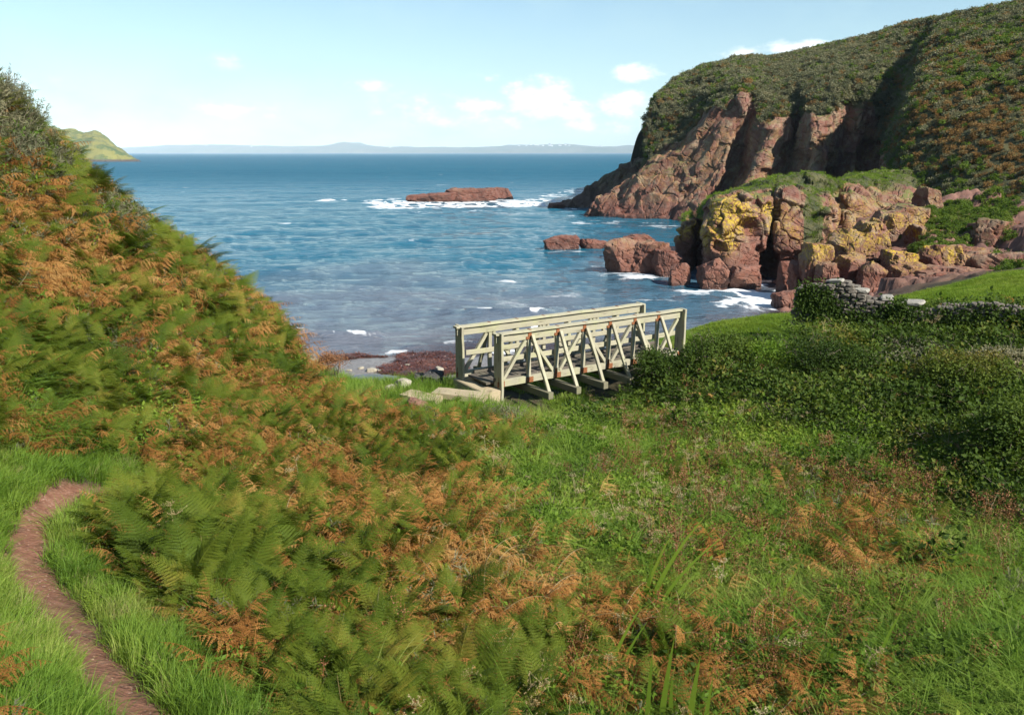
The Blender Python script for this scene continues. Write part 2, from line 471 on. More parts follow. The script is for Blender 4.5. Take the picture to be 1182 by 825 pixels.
# ------------------------------------------------------------------ headland with the cliff
HC = [  # waterline, mid rock, top of the rock, mid slope, ridge : (px, py, distance)
 [(673,251,125),(712,224,125.5),(747,188,127),(750,148,129),(759,119,131)],
 [(690,253,124),(722,212,124.5),(762,172,126),(773,135,128.5),(774,104,133)],
 [(722,255,120),(752,205,121),(795,158,124),(795,120,129),(790,89,138)],
 [(765,258,117),(795,205,118),(828,130,120.5),(825,105,127),(812,79,141)],
 [(800,259,114),(834,200,115.5),(858,112,119),(860,92,126),(845,73,143)],
 [(812,262,119),(842,205,120),(870,122,121),(872,95,126),(868,70,144)],
 [(835,262,110),(866,205,112),(886,148,115),(885,110,122),(892,68,144)],
 [(860,262,111),(888,205,113),(908,135,116.5),(907,105,123),(920,63,144)],
 [(880,262,117),(908,205,117.5),(924,128,119),(925,100,123),(940,60,144)],
 [(900,262,107.5),(930,196,108),(938,137,111),(942,100,119),(960,57,143)],
 [(935,262,107.5),(951,193,108),(961,135,111),(965,95,118),(980,52,142)],
 [(955,262,113.5),(968,200,113.5),(974,130,115),(985,90,119),(1000,47,141)],
 [(972,262,111),(985,200,111),(994,132,113),(1005,88,117),(1025,40,139)],
 [(992,262,114),(1008,205,114),(1018,140,115),(1032,92,117),(1050,34,136)],
 [(1012,268,108),(1022,215,109),(1032,150,109),(1055,90,113),(1075,28,131)],
 [(1020,275,84),(1028,230,85),(1040,170,88),(1066,100,97),(1090,25,125)],
 [(1045,285,71),(1060,235,74),(1085,170,81),(1110,95,92),(1125,18,119)],
 [(1092,300,63),(1105,245,67),(1130,170,76),(1150,95,88),(1182,9,113)],
 [(1160,315,56),(1180,250,62),(1200,170,71),(1230,90,83),(1260,-5,107)],
 [(1300,325,49),(1320,250,55),(1340,170,64),(1370,80,77),(1400,-30,101)],
 [(1500,330,43),(1520,250,50),(1540,150,58),(1580,50,70),(1620,-60,94)],
 [(1800,340,38),(1820,250,44),(1840,120,52),(1880,0,62),(1950,-120,86)]]
hc = np.array([[at(*q) for q in c] for c in HC])
foot = hc[:, :1] + np.array([0, -.5, -4.0])
b1 = hc[:, -1:] + np.array([1.5, 9, .15]); b2 = hc[:, -1:] + np.array([6, 40, -1.5]); b3 = hc[:, -1:] + np.array([8, 75, -4]); b4 = hc[:, -1:] + np.array([9, 105, 0]); b4[..., 2] = -4
hc = np.concatenate([foot, hc, b1, b2, b3, b4], 1)
side = [hc[0] + np.array([12, 42, 0]), hc[0] + np.array([2.4, 9, 0])]
hc = np.concatenate([np.stack(side), hc], 0)
hc[:2, 0, 2] = -4
rows = [10, 110, 200, 90, 90, 24, 16, 10, 8]
cols = [30, 34] + [48, 48, 48, 48, 44, 40, 40, 40, 44, 44, 36, 36, 36, 40, 60, 70, 60, 50, 36, 24, 16]
G = catmull(catmull(hc, rows, 1), cols, 0, sharp={i: .8 for i in range(6, 16)})
rowpar = np.concatenate([i + np.arange(c) / c for i, c in enumerate(rows)] + [[len(rows)]])
colpar = np.concatenate([i + np.arange(c) / c for i, c in enumerate(cols)] + [[len(cols)]])
nC, nR = G.shape[:2]
RP = np.broadcast_to(rowpar, (nC, nR)).ravel(); CPm = np.broadcast_to(colpar[:, None], (nC, nR)).ravel()
V = G.reshape(-1, 3)
N = grid_normals(G).reshape(-1, 3)
if (N * (V - np.array([0, 0, 10]))).sum(1).mean() > 0: N = -N
edge = 3.0 + .5 * fbm(V * .16, 61, 4) + .35 * fbm(V * .6, 62, 3)
spur = smooth(16.0, 17.6, CPm)
edge = edge + .22 * smooth(6, 7.5, CPm) * smooth(16, 14.5, CPm)
edge = edge - spur * (1.9 + .4 * fbm(V * .12, 63, 3))
rockm = 1 - smooth(-.09, .09, RP - edge)
face = (RP < 8.0).astype(float)
def relax(Gd, it, w=None):
    for _ in range(it):
        A = Gd.copy()
        A[1:-1] += .5 * (Gd[:-2] + Gd[2:]) - Gd[1:-1]
        B = A.copy()
        B[:, 1:-1] += .5 * (A[:, :-2] + A[:, 2:]) - A[:, 1:-1]
        Gd = .5 * Gd + .5 * B
    return Gd
big = 1.6 * blocks(V, (6.0, 6.5, 11.0), 101, (0, 26, 18), .12, .9) + .85 * blocks(V, (2.8, 3.0, 4.6), 112, (5, 26, 18), .16, 1.0)
vg = .9 * fbm(V * .13, 105, 4) + .45 * fbm(V * .5, 106, 4) + .15 * fbm(V * 1.7, 107, 3)
damp = smooth(.3, 1.1, RP)
V2 = V + N * (face * damp * (rockm * big * .95 + (1 - rockm) * vg))[:, None]
G2 = relax(V2.reshape(nC, nR, 3), 7); V2 = G2.reshape(-1, 3)
N = grid_normals(G2).reshape(-1, 3)
if (N * (V2 - np.array([0, 0, 10]))).sum(1).mean() > 0: N = -N
small = .42 * blocks(V2, (2.0, 2.0, 3.6), 103, (8, 24, 25), .25) + .10 * blocks(V2, (.7, .7, 1.1), 108, (5, 24, 30), .2) + .06 * fbm(V2 * 1.6, 104, 4)
V2 = V2 + N * (face * damp * rockm * small)[:, None]
# top of the big block overhangs the foot of its buttress
headV = V2; headN = N
lich = np.clip(.25 + .75 * smooth(3.2, 1.2, CPm) + .8 * smooth(17, 18, CPm), 0, 1) * (1 - smooth(12, 16, V2[:, 2])) 
head_me = np_mesh('headland', V2, grid_faces(nC, nR)[:, ::-1], M['cliff'], False, dict(rock=rockm, lichen=lich))
link('headland', head_me, kind='structure')

# dark spit running out behind the foot of the cliff
def ridge_mesh(name, crest, half, mat, seed, amp, n_len=40, n_ring=28, sq=1.0, attrs_l=.3):
    """a rock rib: crest points (x, y, z), half widths; closed cross sections that run down under the water"""
    c = catmull(np.array(crest, float), n_len, 0); w = catmull(np.array(half, float)[:, None], n_len, 0)[:, 0]
    t = np.gradient(c[:, :2], axis=0); t /= np.linalg.norm(t, axis=1, keepdims=True) + 1e-9
    s = np.column_stack([-t[:, 1], t[:, 0]])
    a = np.linspace(-1, 1, n_ring)
    prof = np.sign(a) * np.abs(a) ** .9
    hgt = (1 - np.abs(a) ** 2.2)
    Gm = np.zeros((len(c), n_ring, 3))
    Gm[..., :2] = c[:, None, :2] + s[:, None] * (prof[None, :, None] * w[:, None, None])
    Gm[..., 2] = -2 + (c[:, None, 2] + 2) * hgt[None]
    Vv = Gm.reshape(-1, 3); Nn = grid_normals(Gm).reshape(-1, 3)
    if (Nn[:, 2]).mean() < 0: Nn = -Nn
    Vv = Vv + Nn * (amp * (blocks(Vv, (3, 3, 2.4), seed, (0, 25, 20)) + .45 * blocks(Vv, (1.2, 1.2, 1), seed + 1, (0, 25, 20)) + .3 * fbm(Vv * .8, seed + 2, 4)))[:, None]
    fq = grid_faces(len(c), n_ring)
    return np_mesh(name, Vv, fq, mat, False, dict(rock=np.ones(len(Vv)), lichen=np.full(len(Vv), attrs_l)))
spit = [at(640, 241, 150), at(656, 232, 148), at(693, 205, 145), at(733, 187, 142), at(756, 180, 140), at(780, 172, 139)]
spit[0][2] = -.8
spit_me = ridge_mesh('spit', spit, [1.5, 3, 4.5, 6, 8, 9], M['shadelichen'], 140, .9, 30, 40, attrs_l=.5)
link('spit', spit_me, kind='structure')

# ------------------------------------------------------------------ outcrop in the middle distance
OC = [  # waterline, mid, top of the face, grassy top
 [(786,323,72),(786,285,72),(790,254,72),(797,250,75)],
 [(781,327,66),(781,290,66),(786,256,67),(794,251,73)],
 [(797,328,65),(799,290,65.3),(801,255,66.5),(806,249,72)],
 [(803,327,68),(806,285,68.3),(811,246,69),(815,236,74)],
 [(812,332,61.5),(812,282,61.2),(822,238,63),(823,226,69)],
 [(828,333,60.3),(830,280,60),(836,236,62.3),(838,222,69)],
 [(848,333,60),(850,280,60),(854,236,62.3),(852,219,69)],
 [(877,331,60.6),(882,280,61),(888,231,63),(886,213,70)],
 [(884,325,64.5),(888,280,65),(893,226,66),(893,212,71)],
 [(893,320,60.5),(896,280,60.8),(900,222,63.5),(902,209,70)],
 [(922,318,59.5),(925,280,60),(929,225,63.5),(930,208,70)],
 [(948,312,60),(952,270,60.8),(956,230,64),(957,211,70)],
 [(958,310,66),(962,270,67),(966,230,68),(968,214,74)],
 [(976,305,63),(980,265,65),(985,226,68),(990,204,76)],
 [(1012,298,63.5),(1015,262,66),(1020,224,71),(1028,198,80)],
 [(1045,292,64),(1050,258,67),(1056,226,72),(1064,200,80)],
 [(1090,290,66),(1095,258,70),(1100,230,75),(1110,205,82)]]
oc = np.array([[at(*q) for q in c] for c in OC])
ofoot = oc[:, :1].copy(); ofoot[..., 2] = -2.5
ob1 = oc[:, -1:] + np.array([1.2, 5, -.6]); ob2 = oc[:, -1:] + np.array([2.5, 9, -5]); ob3 = oc[:, -1:] + np.array([3, 11, 0]); ob3[..., 2] = -3
oc = np.concatenate([ofoot, oc, ob1, ob2, ob3], 1)
orow = [16, 84, 84, 36, 16, 10, 8]; ocol = [30, 36, 20, 26, 34, 46, 60, 30, 30, 60, 54, 30, 40, 56, 44, 36]
G = catmull(catmull(oc, orow, 1), ocol, 0, sharp={i: .6 for i in range(1, 14)})
orp = np.concatenate([i + np.arange(c) / c for i, c in enumerate(orow)] + [[len(orow)]])
ocp = np.concatenate([i + np.arange(c) / c for i, c in enumerate(ocol)] + [[len(ocol)]])
ORP = np.broadcast_to(orp, G.shape[:2]).ravel(); OCP = np.broadcast_to(ocp[:, None], G.shape[:2]).ravel()
V = G.reshape(-1, 3); N = grid_normals(G).reshape(-1, 3)
if (N * (V - np.array([0, 0, 10]))).sum(1).mean() > 0: N = -N
oface = smooth(.2, .8, ORP) * (ORP < 5)
big = 1.0 * blocks(V, (3.2, 3.4, 2.6), 201, (3, 6, 10), .2, .8)
OV = V + N * (oface * big)[:, None]
G2 = relax(OV.reshape(G.shape), 6); OV = G2.reshape(-1, 3)
N = grid_normals(G2).reshape(-1, 3)
if (N * (OV - np.array([0, 0, 10]))).sum(1).mean() > 0: N = -N
small = .42 * blocks(OV, (1.8, 1.8, 1.4), 212, (4, 8, 16), .3, 1.0) + .10 * blocks(OV, (.7, .7, .5), 203, (5, 8, 12), .35) + .04 * fbm(OV * 2.5, 204, 3)
OV = OV + N * (oface * small)[:, None]
orock = np.maximum(1 - smooth(-.1, .12, ORP - 3.4 - .35 * fbm(V * .5, 205, 3)), 0)
# the strip of grass that hangs down the right-hand face
gs = np.exp(-((OCP - 10.55 + .25 * (ORP - 2)) / .33) ** 2) * smooth(1.7, 2.2, ORP + .3 * fbm(V * .6, 206, 3))
orock = np.minimum(orock, 1 - smooth(.35, .6, gs))
olich = 1.25 * smooth(1.45, 2.0, ORP) * np.clip(smooth(9, 7, OCP) + .35, 0, 1)
out_me = np_mesh('rock_outcrop', OV, grid_faces(*G.shape[:2])[:, ::-1], M['cliff'], False, dict(rock=orock, lichen=olich))
link('rock_outcrop', out_me, label='big square-cut red rock outcrop with yellow lichen and grassy top by the inlet', category='rock outcrop')

# ------------------------------------------------------------------ loose rocks
def boulder(name, cx, cy, zb, sx, sy, sz, seed, rot=0.0, lich=1.0, sub=5, blk=.5, amp=.3, rock=1.0):
    bm = bmesh.new(); bmesh.ops.create_icosphere(bm, subdivisions=sub, radius=1.0)
    Vv = np.array([v.co for v in bm.verts]); fq = np.array([[v.index for v in f.verts] for f in bm.faces]); bm.free()
    rg = np.random.default_rng(seed)
    ax = np.array([[1, 0, 0], [-1, 0, 0], [0, 1, 0], [0, -1, 0], [0, 0, 1], [0, 0, -1]], float) + rg.normal(0, .16, (6, 3))
    ex = rg.normal(0, 1, (11, 3))
    pl = np.concatenate([ax, ex]); pl /= np.linalg.norm(pl, axis=1, keepdims=True)
    dist = np.concatenate([rg.uniform(.86, 1.0, 6), rg.uniform(.92, 1.22, 11)])
    dots = Vv @ pl.T
    rad_ = np.where(dots > .05, dist[None] / np.maximum(dots, .05), 9).min(1)
    Vv = Vv * np.minimum(rad_, 1.6)[:, None]
    D = Vv * np.array([sx, sy, sz])
    c, s = math.cos(rot), math.sin(rot)
    D = np.column_stack([D[:, 0] * c - D[:, 1] * s, D[:, 0] * s + D[:, 1] * c, D[:, 2]])
    q = D + seed * 13.7
    m = min(sx, sy, sz)
    L = max(sx, sy, sz)
    nrm = Vv / np.linalg.norm(Vv, axis=1, keepdims=True)
    d = amp * m * (.75 * blocks(q, (L * .8, L * .8, m * 1.0), seed, (8, 12, 25), .25, .6) + .38 * blocks(q, (m * .75, m * .75, m * .6), seed + 1, (8, 12, 25), .28) + .15 * fbm(q / m * 2.2, seed + 2, 4))
    D = D + nrm * d[:, None]
    me = np_mesh(name, D, fq, M['rock'], False, dict(rock=np.ones(len(D)), lichen=np.full(len(D), lich)))
    o = link(name, me); o.location = (cx, cy, zb + sz * .8)
    return o

def rock_px(px, py_top, py_base, wpx, Y, seed, label, lich=1.0, depth=1.0, rot=0.2, sub=5, group=None, amp=.3, lift=0, sea=False):
    if sea:   # stands in the water: its foot is where the sea meets it
        Y = H / (H - at(px, py_base, 1.0)[2])
    a = at(px, py_base, Y); b = at(px, py_top, Y)
    h = b[2] - a[2]; w = wpx * np.linalg.norm(a - [0, 0, H]) / F
    sz = h / 1.75
    o = boulder('rock', a[0], Y + w * .3 * depth, a[2] - sz * .05 + lift, w / 2, w / 2 * depth, sz, seed, rot, lich, sub, amp=amp)
    o['label'] = label; o['category'] = 'rock'
    if group: o['group'] = group
    return o
rock_px(543, 217, 233, 62, 166, 3, 'long low red rock island ringed by breaking white surf', 0, .5, 0.05, sea=True)
rock_px(575, 217, 231, 30, 164, 4, 'rounded red rock at the right end of the surf-ringed island', 0, .8, .1, sea=True)
rock_px(497, 224, 234, 56, 162, 5, 'low wave-washed reef at the left end of the surf-ringed island', 0, .5, .1, sea=True)
rock_px(641, 234, 241, 18, 140, 6, 'small dark rock poking from the sea off the tip of the spit', 0, .8, sea=True)
rock_px(648, 274, 290, 42, 88, 7, 'red rock alone in open water, larger of the pair left of the boulders', 0, .6, .1, sea=True)
rock_px(685, 277, 290, 27, 86, 8, 'flat red rock in the water, smaller of the pair left of the boulders', 0, .7, .1, sea=True)
rock_px(719, 277, 318, 40, 69, 9, 'two-block pale-topped red boulder at the seaward end of the ledge', .25, .8, .1, amp=.36, sea=True)
rock_px(750, 281, 319, 40, 68.5, 10, 'broad red boulder on the ledge between pale-topped block and lichened pillar', .25, .8, .05, amp=.36, sea=True)
rock_px(770, 290, 322, 30, 68, 11, 'shaded dark boulder tucked against the foot of the lichened pillar', .2, .9, sea=True)
rock_px(737, 272, 284, 34, 72, 12, 'rough red slab lying on top behind the ledge boulders', .1, .8)
rock_px(785, 305, 331, 24, 62.5, 13, 'small red boulder at the waterline below the lichened pillar', 0, .8, sea=True)
rock_px(826, 302, 334, 36, 58.5, 14, 'squat red block at the waterline under the yellow lichened face', .1, .8, .1, sea=True)
rock_px(862, 308, 334, 36, 58.5, 15, 'pale red slab at the waterline right of the squat block', .1, .8, .05, sea=True)
TUM = [(942,280,326,27,52,1.0,'grey-topped boulder at left of the tumble, above the wall end'),
 (965,268,296,15,56,1.6,'small upright rock capped with bright yellow lichen'),
 (988,266,312,36,55,.8,'large brown boulder in the middle of the tumble'),
 (986,296,328,34,51,.7,'brown boulder low in the tumble behind the wall'),
 (1015,270,304,24,55,1.0,'pale wedge-shaped rock under the dark overhang'),
 (1005,302,340,24,49.5,1.8,'square pillar of rock with yellow top just behind the wall'),
 (1044,304,338,36,50,1.0,'wide lichen-speckled block right of the yellow-topped pillar'),
 (1040,291,312,34,53,1.8,'flat rock thickly covered in yellow lichen'),
 (1008,255,278,28,58,.8,'tan rock near the top of the tumble'),
 (1029,245,266,28,60,.8,'long tan rock stepping up towards the ivy slope'),
 (1050,238,258,34,62,.7,'pale rock ledge under the green ivy slope'),
 (1071,216,248,20,65,.2,'whitish rock highest on the ivy slope'),
 (1086,285,313,34,54,1.5,'rounded lichened rock at the right of the tumble'),
 (1114,288,316,40,54,.6,'long brown slab at the far right of the tumble'),
 (1146,255,303,40,58,.1,'bare red-brown rock face jutting from the bracken slope'),
 (956,302,332,18,50.5,.4,'narrow brown rock wedged beside the wall end'),
 (922,300,336,20,53,.2,'dark upright rock by the foam at the inlet mouth'),
 (908,302,338,16,55,.1,'dark wet rock nearest the outcrop crack'),
 (912,336,360,26,49.5,0,'bright orange-red boulder at the water edge beside the wall end'),
 (1062,318,338,36,48.5,.4,'low brown rock behind the grey wall top'),
 (1110,312,336,70,48,.1,'broad dark rock slab above the grass field'),
 (1165,296,326,60,50,.1,'dark red rock half hidden under bramble at the right edge'),
 (1070,262,288,34,60,1.4,'mossy rock with yellow patches below the ivy')]
for i, (px, t_, b_, w_, Y, lc, lb) in enumerate(TUM):
    rock_px(px, t_, b_ + 6, w_ * 1.12, Y, 30 + i, lb, lc, .9, .15 + .1 * (i % 3), amp=.34)

# ------------------------------------------------------------------ far land
def far_hill(name, prof, Yd, depth, mat, seed, rough, nx=260, ny=26, shear=0.0):
    """prof: skyline (px, height in m) at distance Yd"""
    xs = np.array([at(p, 176, Yd)[0] for p, _ in prof]); hs = np.array([h for _, h in prof])
    X = np.linspace(xs[0], xs[-1], nx); hh = np.interp(X, xs, hs)
    v = np.linspace(0, 1, ny)
    zz = np.where(v < .18, smooth(0, .18, v) * .62, np.where(v < .6, .62 + .38 * smooth(.18, .6, v), 1 - .2 * smooth(.6, 1, v)))
    XX, VV = np.meshgrid(X, v, indexing='ij')
    Gm = np.stack([XX - VV * depth * shear, Yd + VV * depth, hh[:, None] * zz[None] - 1.0], -1)
    q = Gm.reshape(-1, 3)
    n = fbm(q * rough, seed, 5)
    q = q + np.column_stack([n * 0, n * depth * .12, n * .30 * np.repeat(hh, ny) * np.tile(np.minimum(v * 6, 1), nx)])
    q = np.concatenate([q])
    return np_mesh(name, q, grid_faces(nx, ny), mat, False)
def land_mat(name, a, b, cl, zc, yl=None):
    k = NT(name); p = k.pos()
    g = k.n('ShaderNodeNewGeometry'); nz = k.n('ShaderNodeSeparateXYZ'); k.link(g.outputs['Normal'], nz.inputs[0])
    pz = k.n('ShaderNodeSeparateXYZ'); k.link(p, pz.inputs[0])
    n1 = k.noise(p, zc[0], 5, .6)
    c = k.mix(k.mr(n1, .4, .6), a, b)
    if yl: c = k.mix(k.mr(k.noise(p, zc[0] * 2.2, 5, .65), .48, .56, 0, .85), c, yl)
    c = k.mix(k.mr(k.math('ADD', nz.outputs[2], k.math('MULTIPLY', n1, .2)), .62, .42), c, cl)
    c = k.mix(k.mr(pz.outputs[2], zc[1], zc[1] * .4), c, (.07, .055, .045))
    return k.done(k.bsdf(c, .9, k.bump(n1, .5, zc[1]), .2))
M['far'] = land_mat('far_land', (.045, .065, .025), (.085, .08, .04), (.25, .22, .19), (.0035, 5.0))
M['island'] = land_mat('island_land', (.065, .095, .03), (.12, .13, .045), (.23, .21, .15), (.035, 3.2), (.19, .175, .045))
link('far_coast', far_hill('far_coast', [(p_, h_ * 1.86) for p_, h_ in [(60, 30), (140, 46), (200, 58), (260, 52), (300, 42), (340, 42), (362, 56), (374, 72), (386, 72), (394, 58), (420, 44), (480, 38), (540, 40), (600, 54), (660, 56), (720, 48), (760, 52), (900, 60), (1100, 60)]], 9500, 1700, M['far'], 301, .003, 420, 30), kind='structure')
isl = far_hill('island', [(20, 20), (55, 34), (75, 32), (92, 28), (106, 30), (120, 27), (136, 18), (150, 10), (160, 4), (168, 0)], 860, 150, M['island'], 302, .03, 160, 40, .5)
link('island', isl, kind='structure')
# ------------------------------------------------------------------ sea
rr = np.geomspace(24, 26000, 760); th = np.linspace(R(-62), R(62), 900)
RR, TT = np.meshgrid(rr, th, indexing='ij')
WX = RR * np.sin(TT); WY = RR * np.cos(TT)
w3 = np.column_stack([WX.ravel(), WY.ravel(), np.zeros(WX.size)])
rad = RR.ravel()
wz = np.zeros(len(w3))
def wave(lx, ly, rot, seed, amp, fade):
    c, s = math.cos(rot), math.sin(rot)
    q = np.column_stack([(w3[:, 0] * c + w3[:, 1] * s) / lx, (-w3[:, 0] * s + w3[:, 1] * c) / ly, w3[:, 2] + seed])
    n = vnoise(q, seed)
    return amp * (1 - np.abs(n) * 1.6) * (1 - smooth(fade * .5, fade, rad))
wz += wave(16, 6.5, .25, 1, .16, 900) + wave(7, 2.8, -.2, 2, .12, 420) + wave(3.0, 1.15, .35, 3, .075, 200) + wave(1.5, .55, -.1, 4, .035, 110)
shore = smooth(.5, -1.0, ground(w3[:, :2])) * (w3[:, 1] < 67) * (np.abs(w3[:, 0] - 10) < 49)
inl = (w3[:, 1] < 67) & (w3[:, 0] > -39) & (w3[:, 0] < 59)
gz_all = np.where(inl, ground(w3[:, :2]), -3)
shal = smooth(-1.4, .1, gz_all)
wz = wz * (1 - .75 * shal)
# little breakers rolling in over the shallows
ph = w3[:, 1] + 1.6 * fbm(w3 * .12, 12, 3)
brk = np.exp(-((ph - 42.3) / .55) ** 2) * smooth(-.25, .25, vnoise(w3 * np.array([.22, .05, 1]), 15)) + .9 * np.exp(-((ph - 47.2) / .7) ** 2) * smooth(.0, .4, vnoise(w3 * np.array([.17, .05, 1]), 16)) + .45 * np.exp(-((ph - 39.6) / .35) ** 2) * smooth(-.3, .3, vnoise(w3 * np.array([.3, .05, 1]), 17))
brk *= (w3[:, 0] < 16) & (w3[:, 0] > -25)
wz += .26 * brk
# foam: round the rocks and along the breakers
foam = np.zeros(len(w3))
fn = fbm(w3 * .55, 18, 5); fn2 = fbm(w3 * 1.6, 19, 4); fn3 = fbm(w3 * .10, 20, 4)
def ring(px, py, rx, ry, amp=1.0):
    c = at(px, py, 10); d = c - np.array([0, 0, H]); t = -H / d[2]; c = np.array([0, 0, H]) + d * t
    e = np.sqrt(((w3[:, 0] - c[0]) / rx) ** 2 + ((w3[:, 1] - c[1]) / ry) ** 2)
    return amp * smooth(1.0, .35, e + .45 * fn3)
foam = np.maximum(foam, ring(540, 236, 20, 24))
foam = np.maximum(foam, ring(475, 234, 16, 20, .9))
foam = np.maximum(foam, ring(608, 235, 15, 20, .8))
foam = np.maximum(foam, ring(575, 246, 24, 14, .35))
foam = np.maximum(foam, ring(640, 226, 6, 16, .55)); foam = np.maximum(foam, ring(668, 222, 8, 18, .7))
foam = np.maximum(foam, ring(700, 258, 12, 4, .45)); foam = np.maximum(foam, ring(760, 263, 10, 4, .4))
foam = np.maximum(foam, ring(560, 335, 20, 6, .2)); foam = np.maximum(foam, ring(700, 348, 16, 5, .3))
foam = np.maximum(foam, ring(384, 232, 4, 5, .9)); 
foam = np.maximum(foam, ring(650, 293, 3.5, 2, .45)); foam = np.maximum(foam, ring(740, 322, 6, 3, .5)); foam = np.maximum(foam, ring(820, 340, 6, 3.0, .6))
foam = np.maximum(foam, ring(875, 343, 5.5, 6, 1.0)); foam = np.maximum(foam, ring(650, 250, 16, 18, .25)); foam = np.maximum(foam, ring(860, 352, 5, 4, .7))
foam = foam * smooth(-.42, .2, fn + .5 * fn2)
foam = np.maximum(foam, brk * smooth(-.15, .5, fn2 + .6 * fn))
swash = np.exp(-((gz_all + .02) / .06) ** 2) * smooth(-.1, .35, fn) * .7 * inl
foam = np.maximum(foam, swash)
cap = .7 * smooth(.74, .86, vnoise(w3 * np.array([.10, .28, 1]), 22) * .75 + .35 * fn) * (rad > 60) * (rad < 1500)
foam = np.clip(np.maximum(foam, .8 * cap), 0, 1)
wz += foam * .06 * fn2
w3[:, 2] = wz * (rad < 2500)
def water_mat():
    k = NT('sea_water'); p = k.pos()
    sp = k.n('ShaderNodeSeparateXYZ'); k.link(p, sp.inputs[0])
    mp = k.n('ShaderNodeMapping'); k.link(p, mp.inputs[0]); mp.inputs['Scale'].default_value = (.38, 1.0, 1.0); mp.inputs['Rotation'].default_value = (0, 0, .15)
    n1 = k.noise(mp.outputs[0], 1.9, 5, .62, .3); n2 = k.noise(mp.outputs[0], .33, 5, .6); n3 = k.noise(mp.outputs[0], .045, 4, .6)
    n4 = k.noise(p, .012, 3, .5)
    deep = k.mix(n4, (.004, .070, .125), (.008, .105, .155))
    c = k.mix(k.attr('shallow_sheen'), deep, (.115, .125, .150))
    c = k.mix(k.math('MULTIPLY', k.attr('kelp'), .9), c, (.035, .018, .016))
    h = k.math('ADD', k.math('MULTIPLY', n1, .34), k.math('ADD', k.math('MULTIPLY', n2, 1.1), k.math('MULTIPLY', n3, 4.0)))
    nr = k.bump(h, 1.0, 1.0)
    # unresolved far ripples act as roughness
    b = k.bsdf(c, k.mr(sp.outputs[1], 45, 420, .07, .50), nr, .26, 1.33)
    sb = [q for q in k.t.nodes if q.type == 'BSDF_PRINCIPLED'][0]; k.link(k.mr(sp.outputs[1], 60, 320, .55, .25), sb.inputs['Specular IOR Level'])
    fd = k.n('ShaderNodeBsdfDiffuse'); k.link(k.mix(k.noise(p, 3, 3), (.5, .53, .55), (.8, .81, .82)), fd.inputs[0])
    fm = k.mr(k.math('ADD', k.math('MULTIPLY', k.attr('foam'), 1.35), k.math('ADD', k.math('MULTIPLY', k.math('SUBTRACT', k.noise(mp.outputs[0], 2.4, 8, .75, .6), .5), 1.3), k.math('MULTIPLY', k.math('SUBTRACT', k.noise(mp.outputs[0], .5, 6, .7, 1.2), .5), 1.6))), .38, .95)
    fm = k.math('MULTIPLY', fm, k.mr(k.attr('foam'), .03, .2))
    mx = k.n('ShaderNodeMixShader'); k.link(fm, mx.inputs[0]); k.link(b, mx.inputs[1]); k.link(fd.outputs[0], mx.inputs[2])
    return k.done(mx.outputs[0])
M['water'] = water_mat()
shallow_sheen = np.maximum(smooth(-2.3, -.2, gz_all) * inl, .85 * smooth(82, 40, rad + 25 * fn3))  # shallows by depth, plus grey-lilac cloud reflection painted over the nearer water
kelpw = smooth(-.7, .02, gz_all + .25 * fn) * smooth(-8, -2, w3[:, 0] + 2 * fn3) * inl
sea_me = np_mesh('sea', w3, grid_faces(*RR.shape)[:, ::-1], M['water'], True, dict(foam=foam, shallow_sheen=shallow_sheen, kelp=kelpw))
link('sea', sea_me, kind='structure')

# a shallow pool left on the beach
pc_ = at(425, 423, 31.0); aa = np.linspace(0, 2 * math.pi, 64, endpoint=False)
rr_ = 1 + .25 * fbm(np.column_stack([np.cos(aa), np.sin(aa), aa * 0]) * 1.6, 33, 3)
pz_ = gz(pc_[0], 31.0) + .05
pv_ = np.concatenate([[[pc_[0], 31.0, pz_]], np.column_stack([pc_[0] + 1.7 * rr_ * np.cos(aa), 31.0 + 1.5 * rr_ * np.sin(aa), np.full(64, pz_)])])
pf_ = np.array([[0, 1 + i, 1 + (i + 1) % 64] for i in range(64)])
kp = NT('pool_water'); kp_m = kp.done(kp.bsdf((.10, .10, .11), .06, kp.bump(kp.noise(kp.pos(), 5, 3), .15, .02), .5, 1.33))
link('tide_pool', np_mesh('tide_pool', pv_, pf_, kp_m), kind='structure')

# ------------------------------------------------------------------ sky, sun, air
SUN_AZ, SUN_EL = R(130), R(38)
wd = bpy.data.worlds.new('World'); S.world = wd; wd.use_nodes = True
wt = wd.node_tree; wt.nodes.clear()
class WT(NT):
    def __init__(self, tree): self.t = tree
k = WT(wt)
wout = k.n('ShaderNodeOutputWorld'); bg = k.n('ShaderNodeBackground')
sky = k.n('ShaderNodeTexSky', sky_type='NISHITA'); sky.sun_disc = False
sky.sun_elevation = SUN_EL; sky.sun_rotation = SUN_AZ; sky.altitude = 0; sky.air_density = 1.0; sky.dust_density = SKY_DUST; sky.ozone_density = SKY_OZONE
tc = k.n('ShaderNodeTexCoord').outputs['Generated']
sx = k.n('ShaderNodeSeparateXYZ'); k.link(tc, sx.inputs[0])
azn = k.math('ARCTAN2', sx.outputs[0], sx.outputs[1])
eln = k.math('ARCSINE', sx.outputs[2])
cmb = k.n('ShaderNodeCombineXYZ'); k.link(azn, cmb.inputs[0]); k.link(k.math('MULTIPLY', eln, 1.9), cmb.inputs[1])
cn = k.noise(cmb.outputs[0], 26, 7, .60)
cn2 = k.noise(cmb.outputs[0], 9, 5, .55)
mask = None
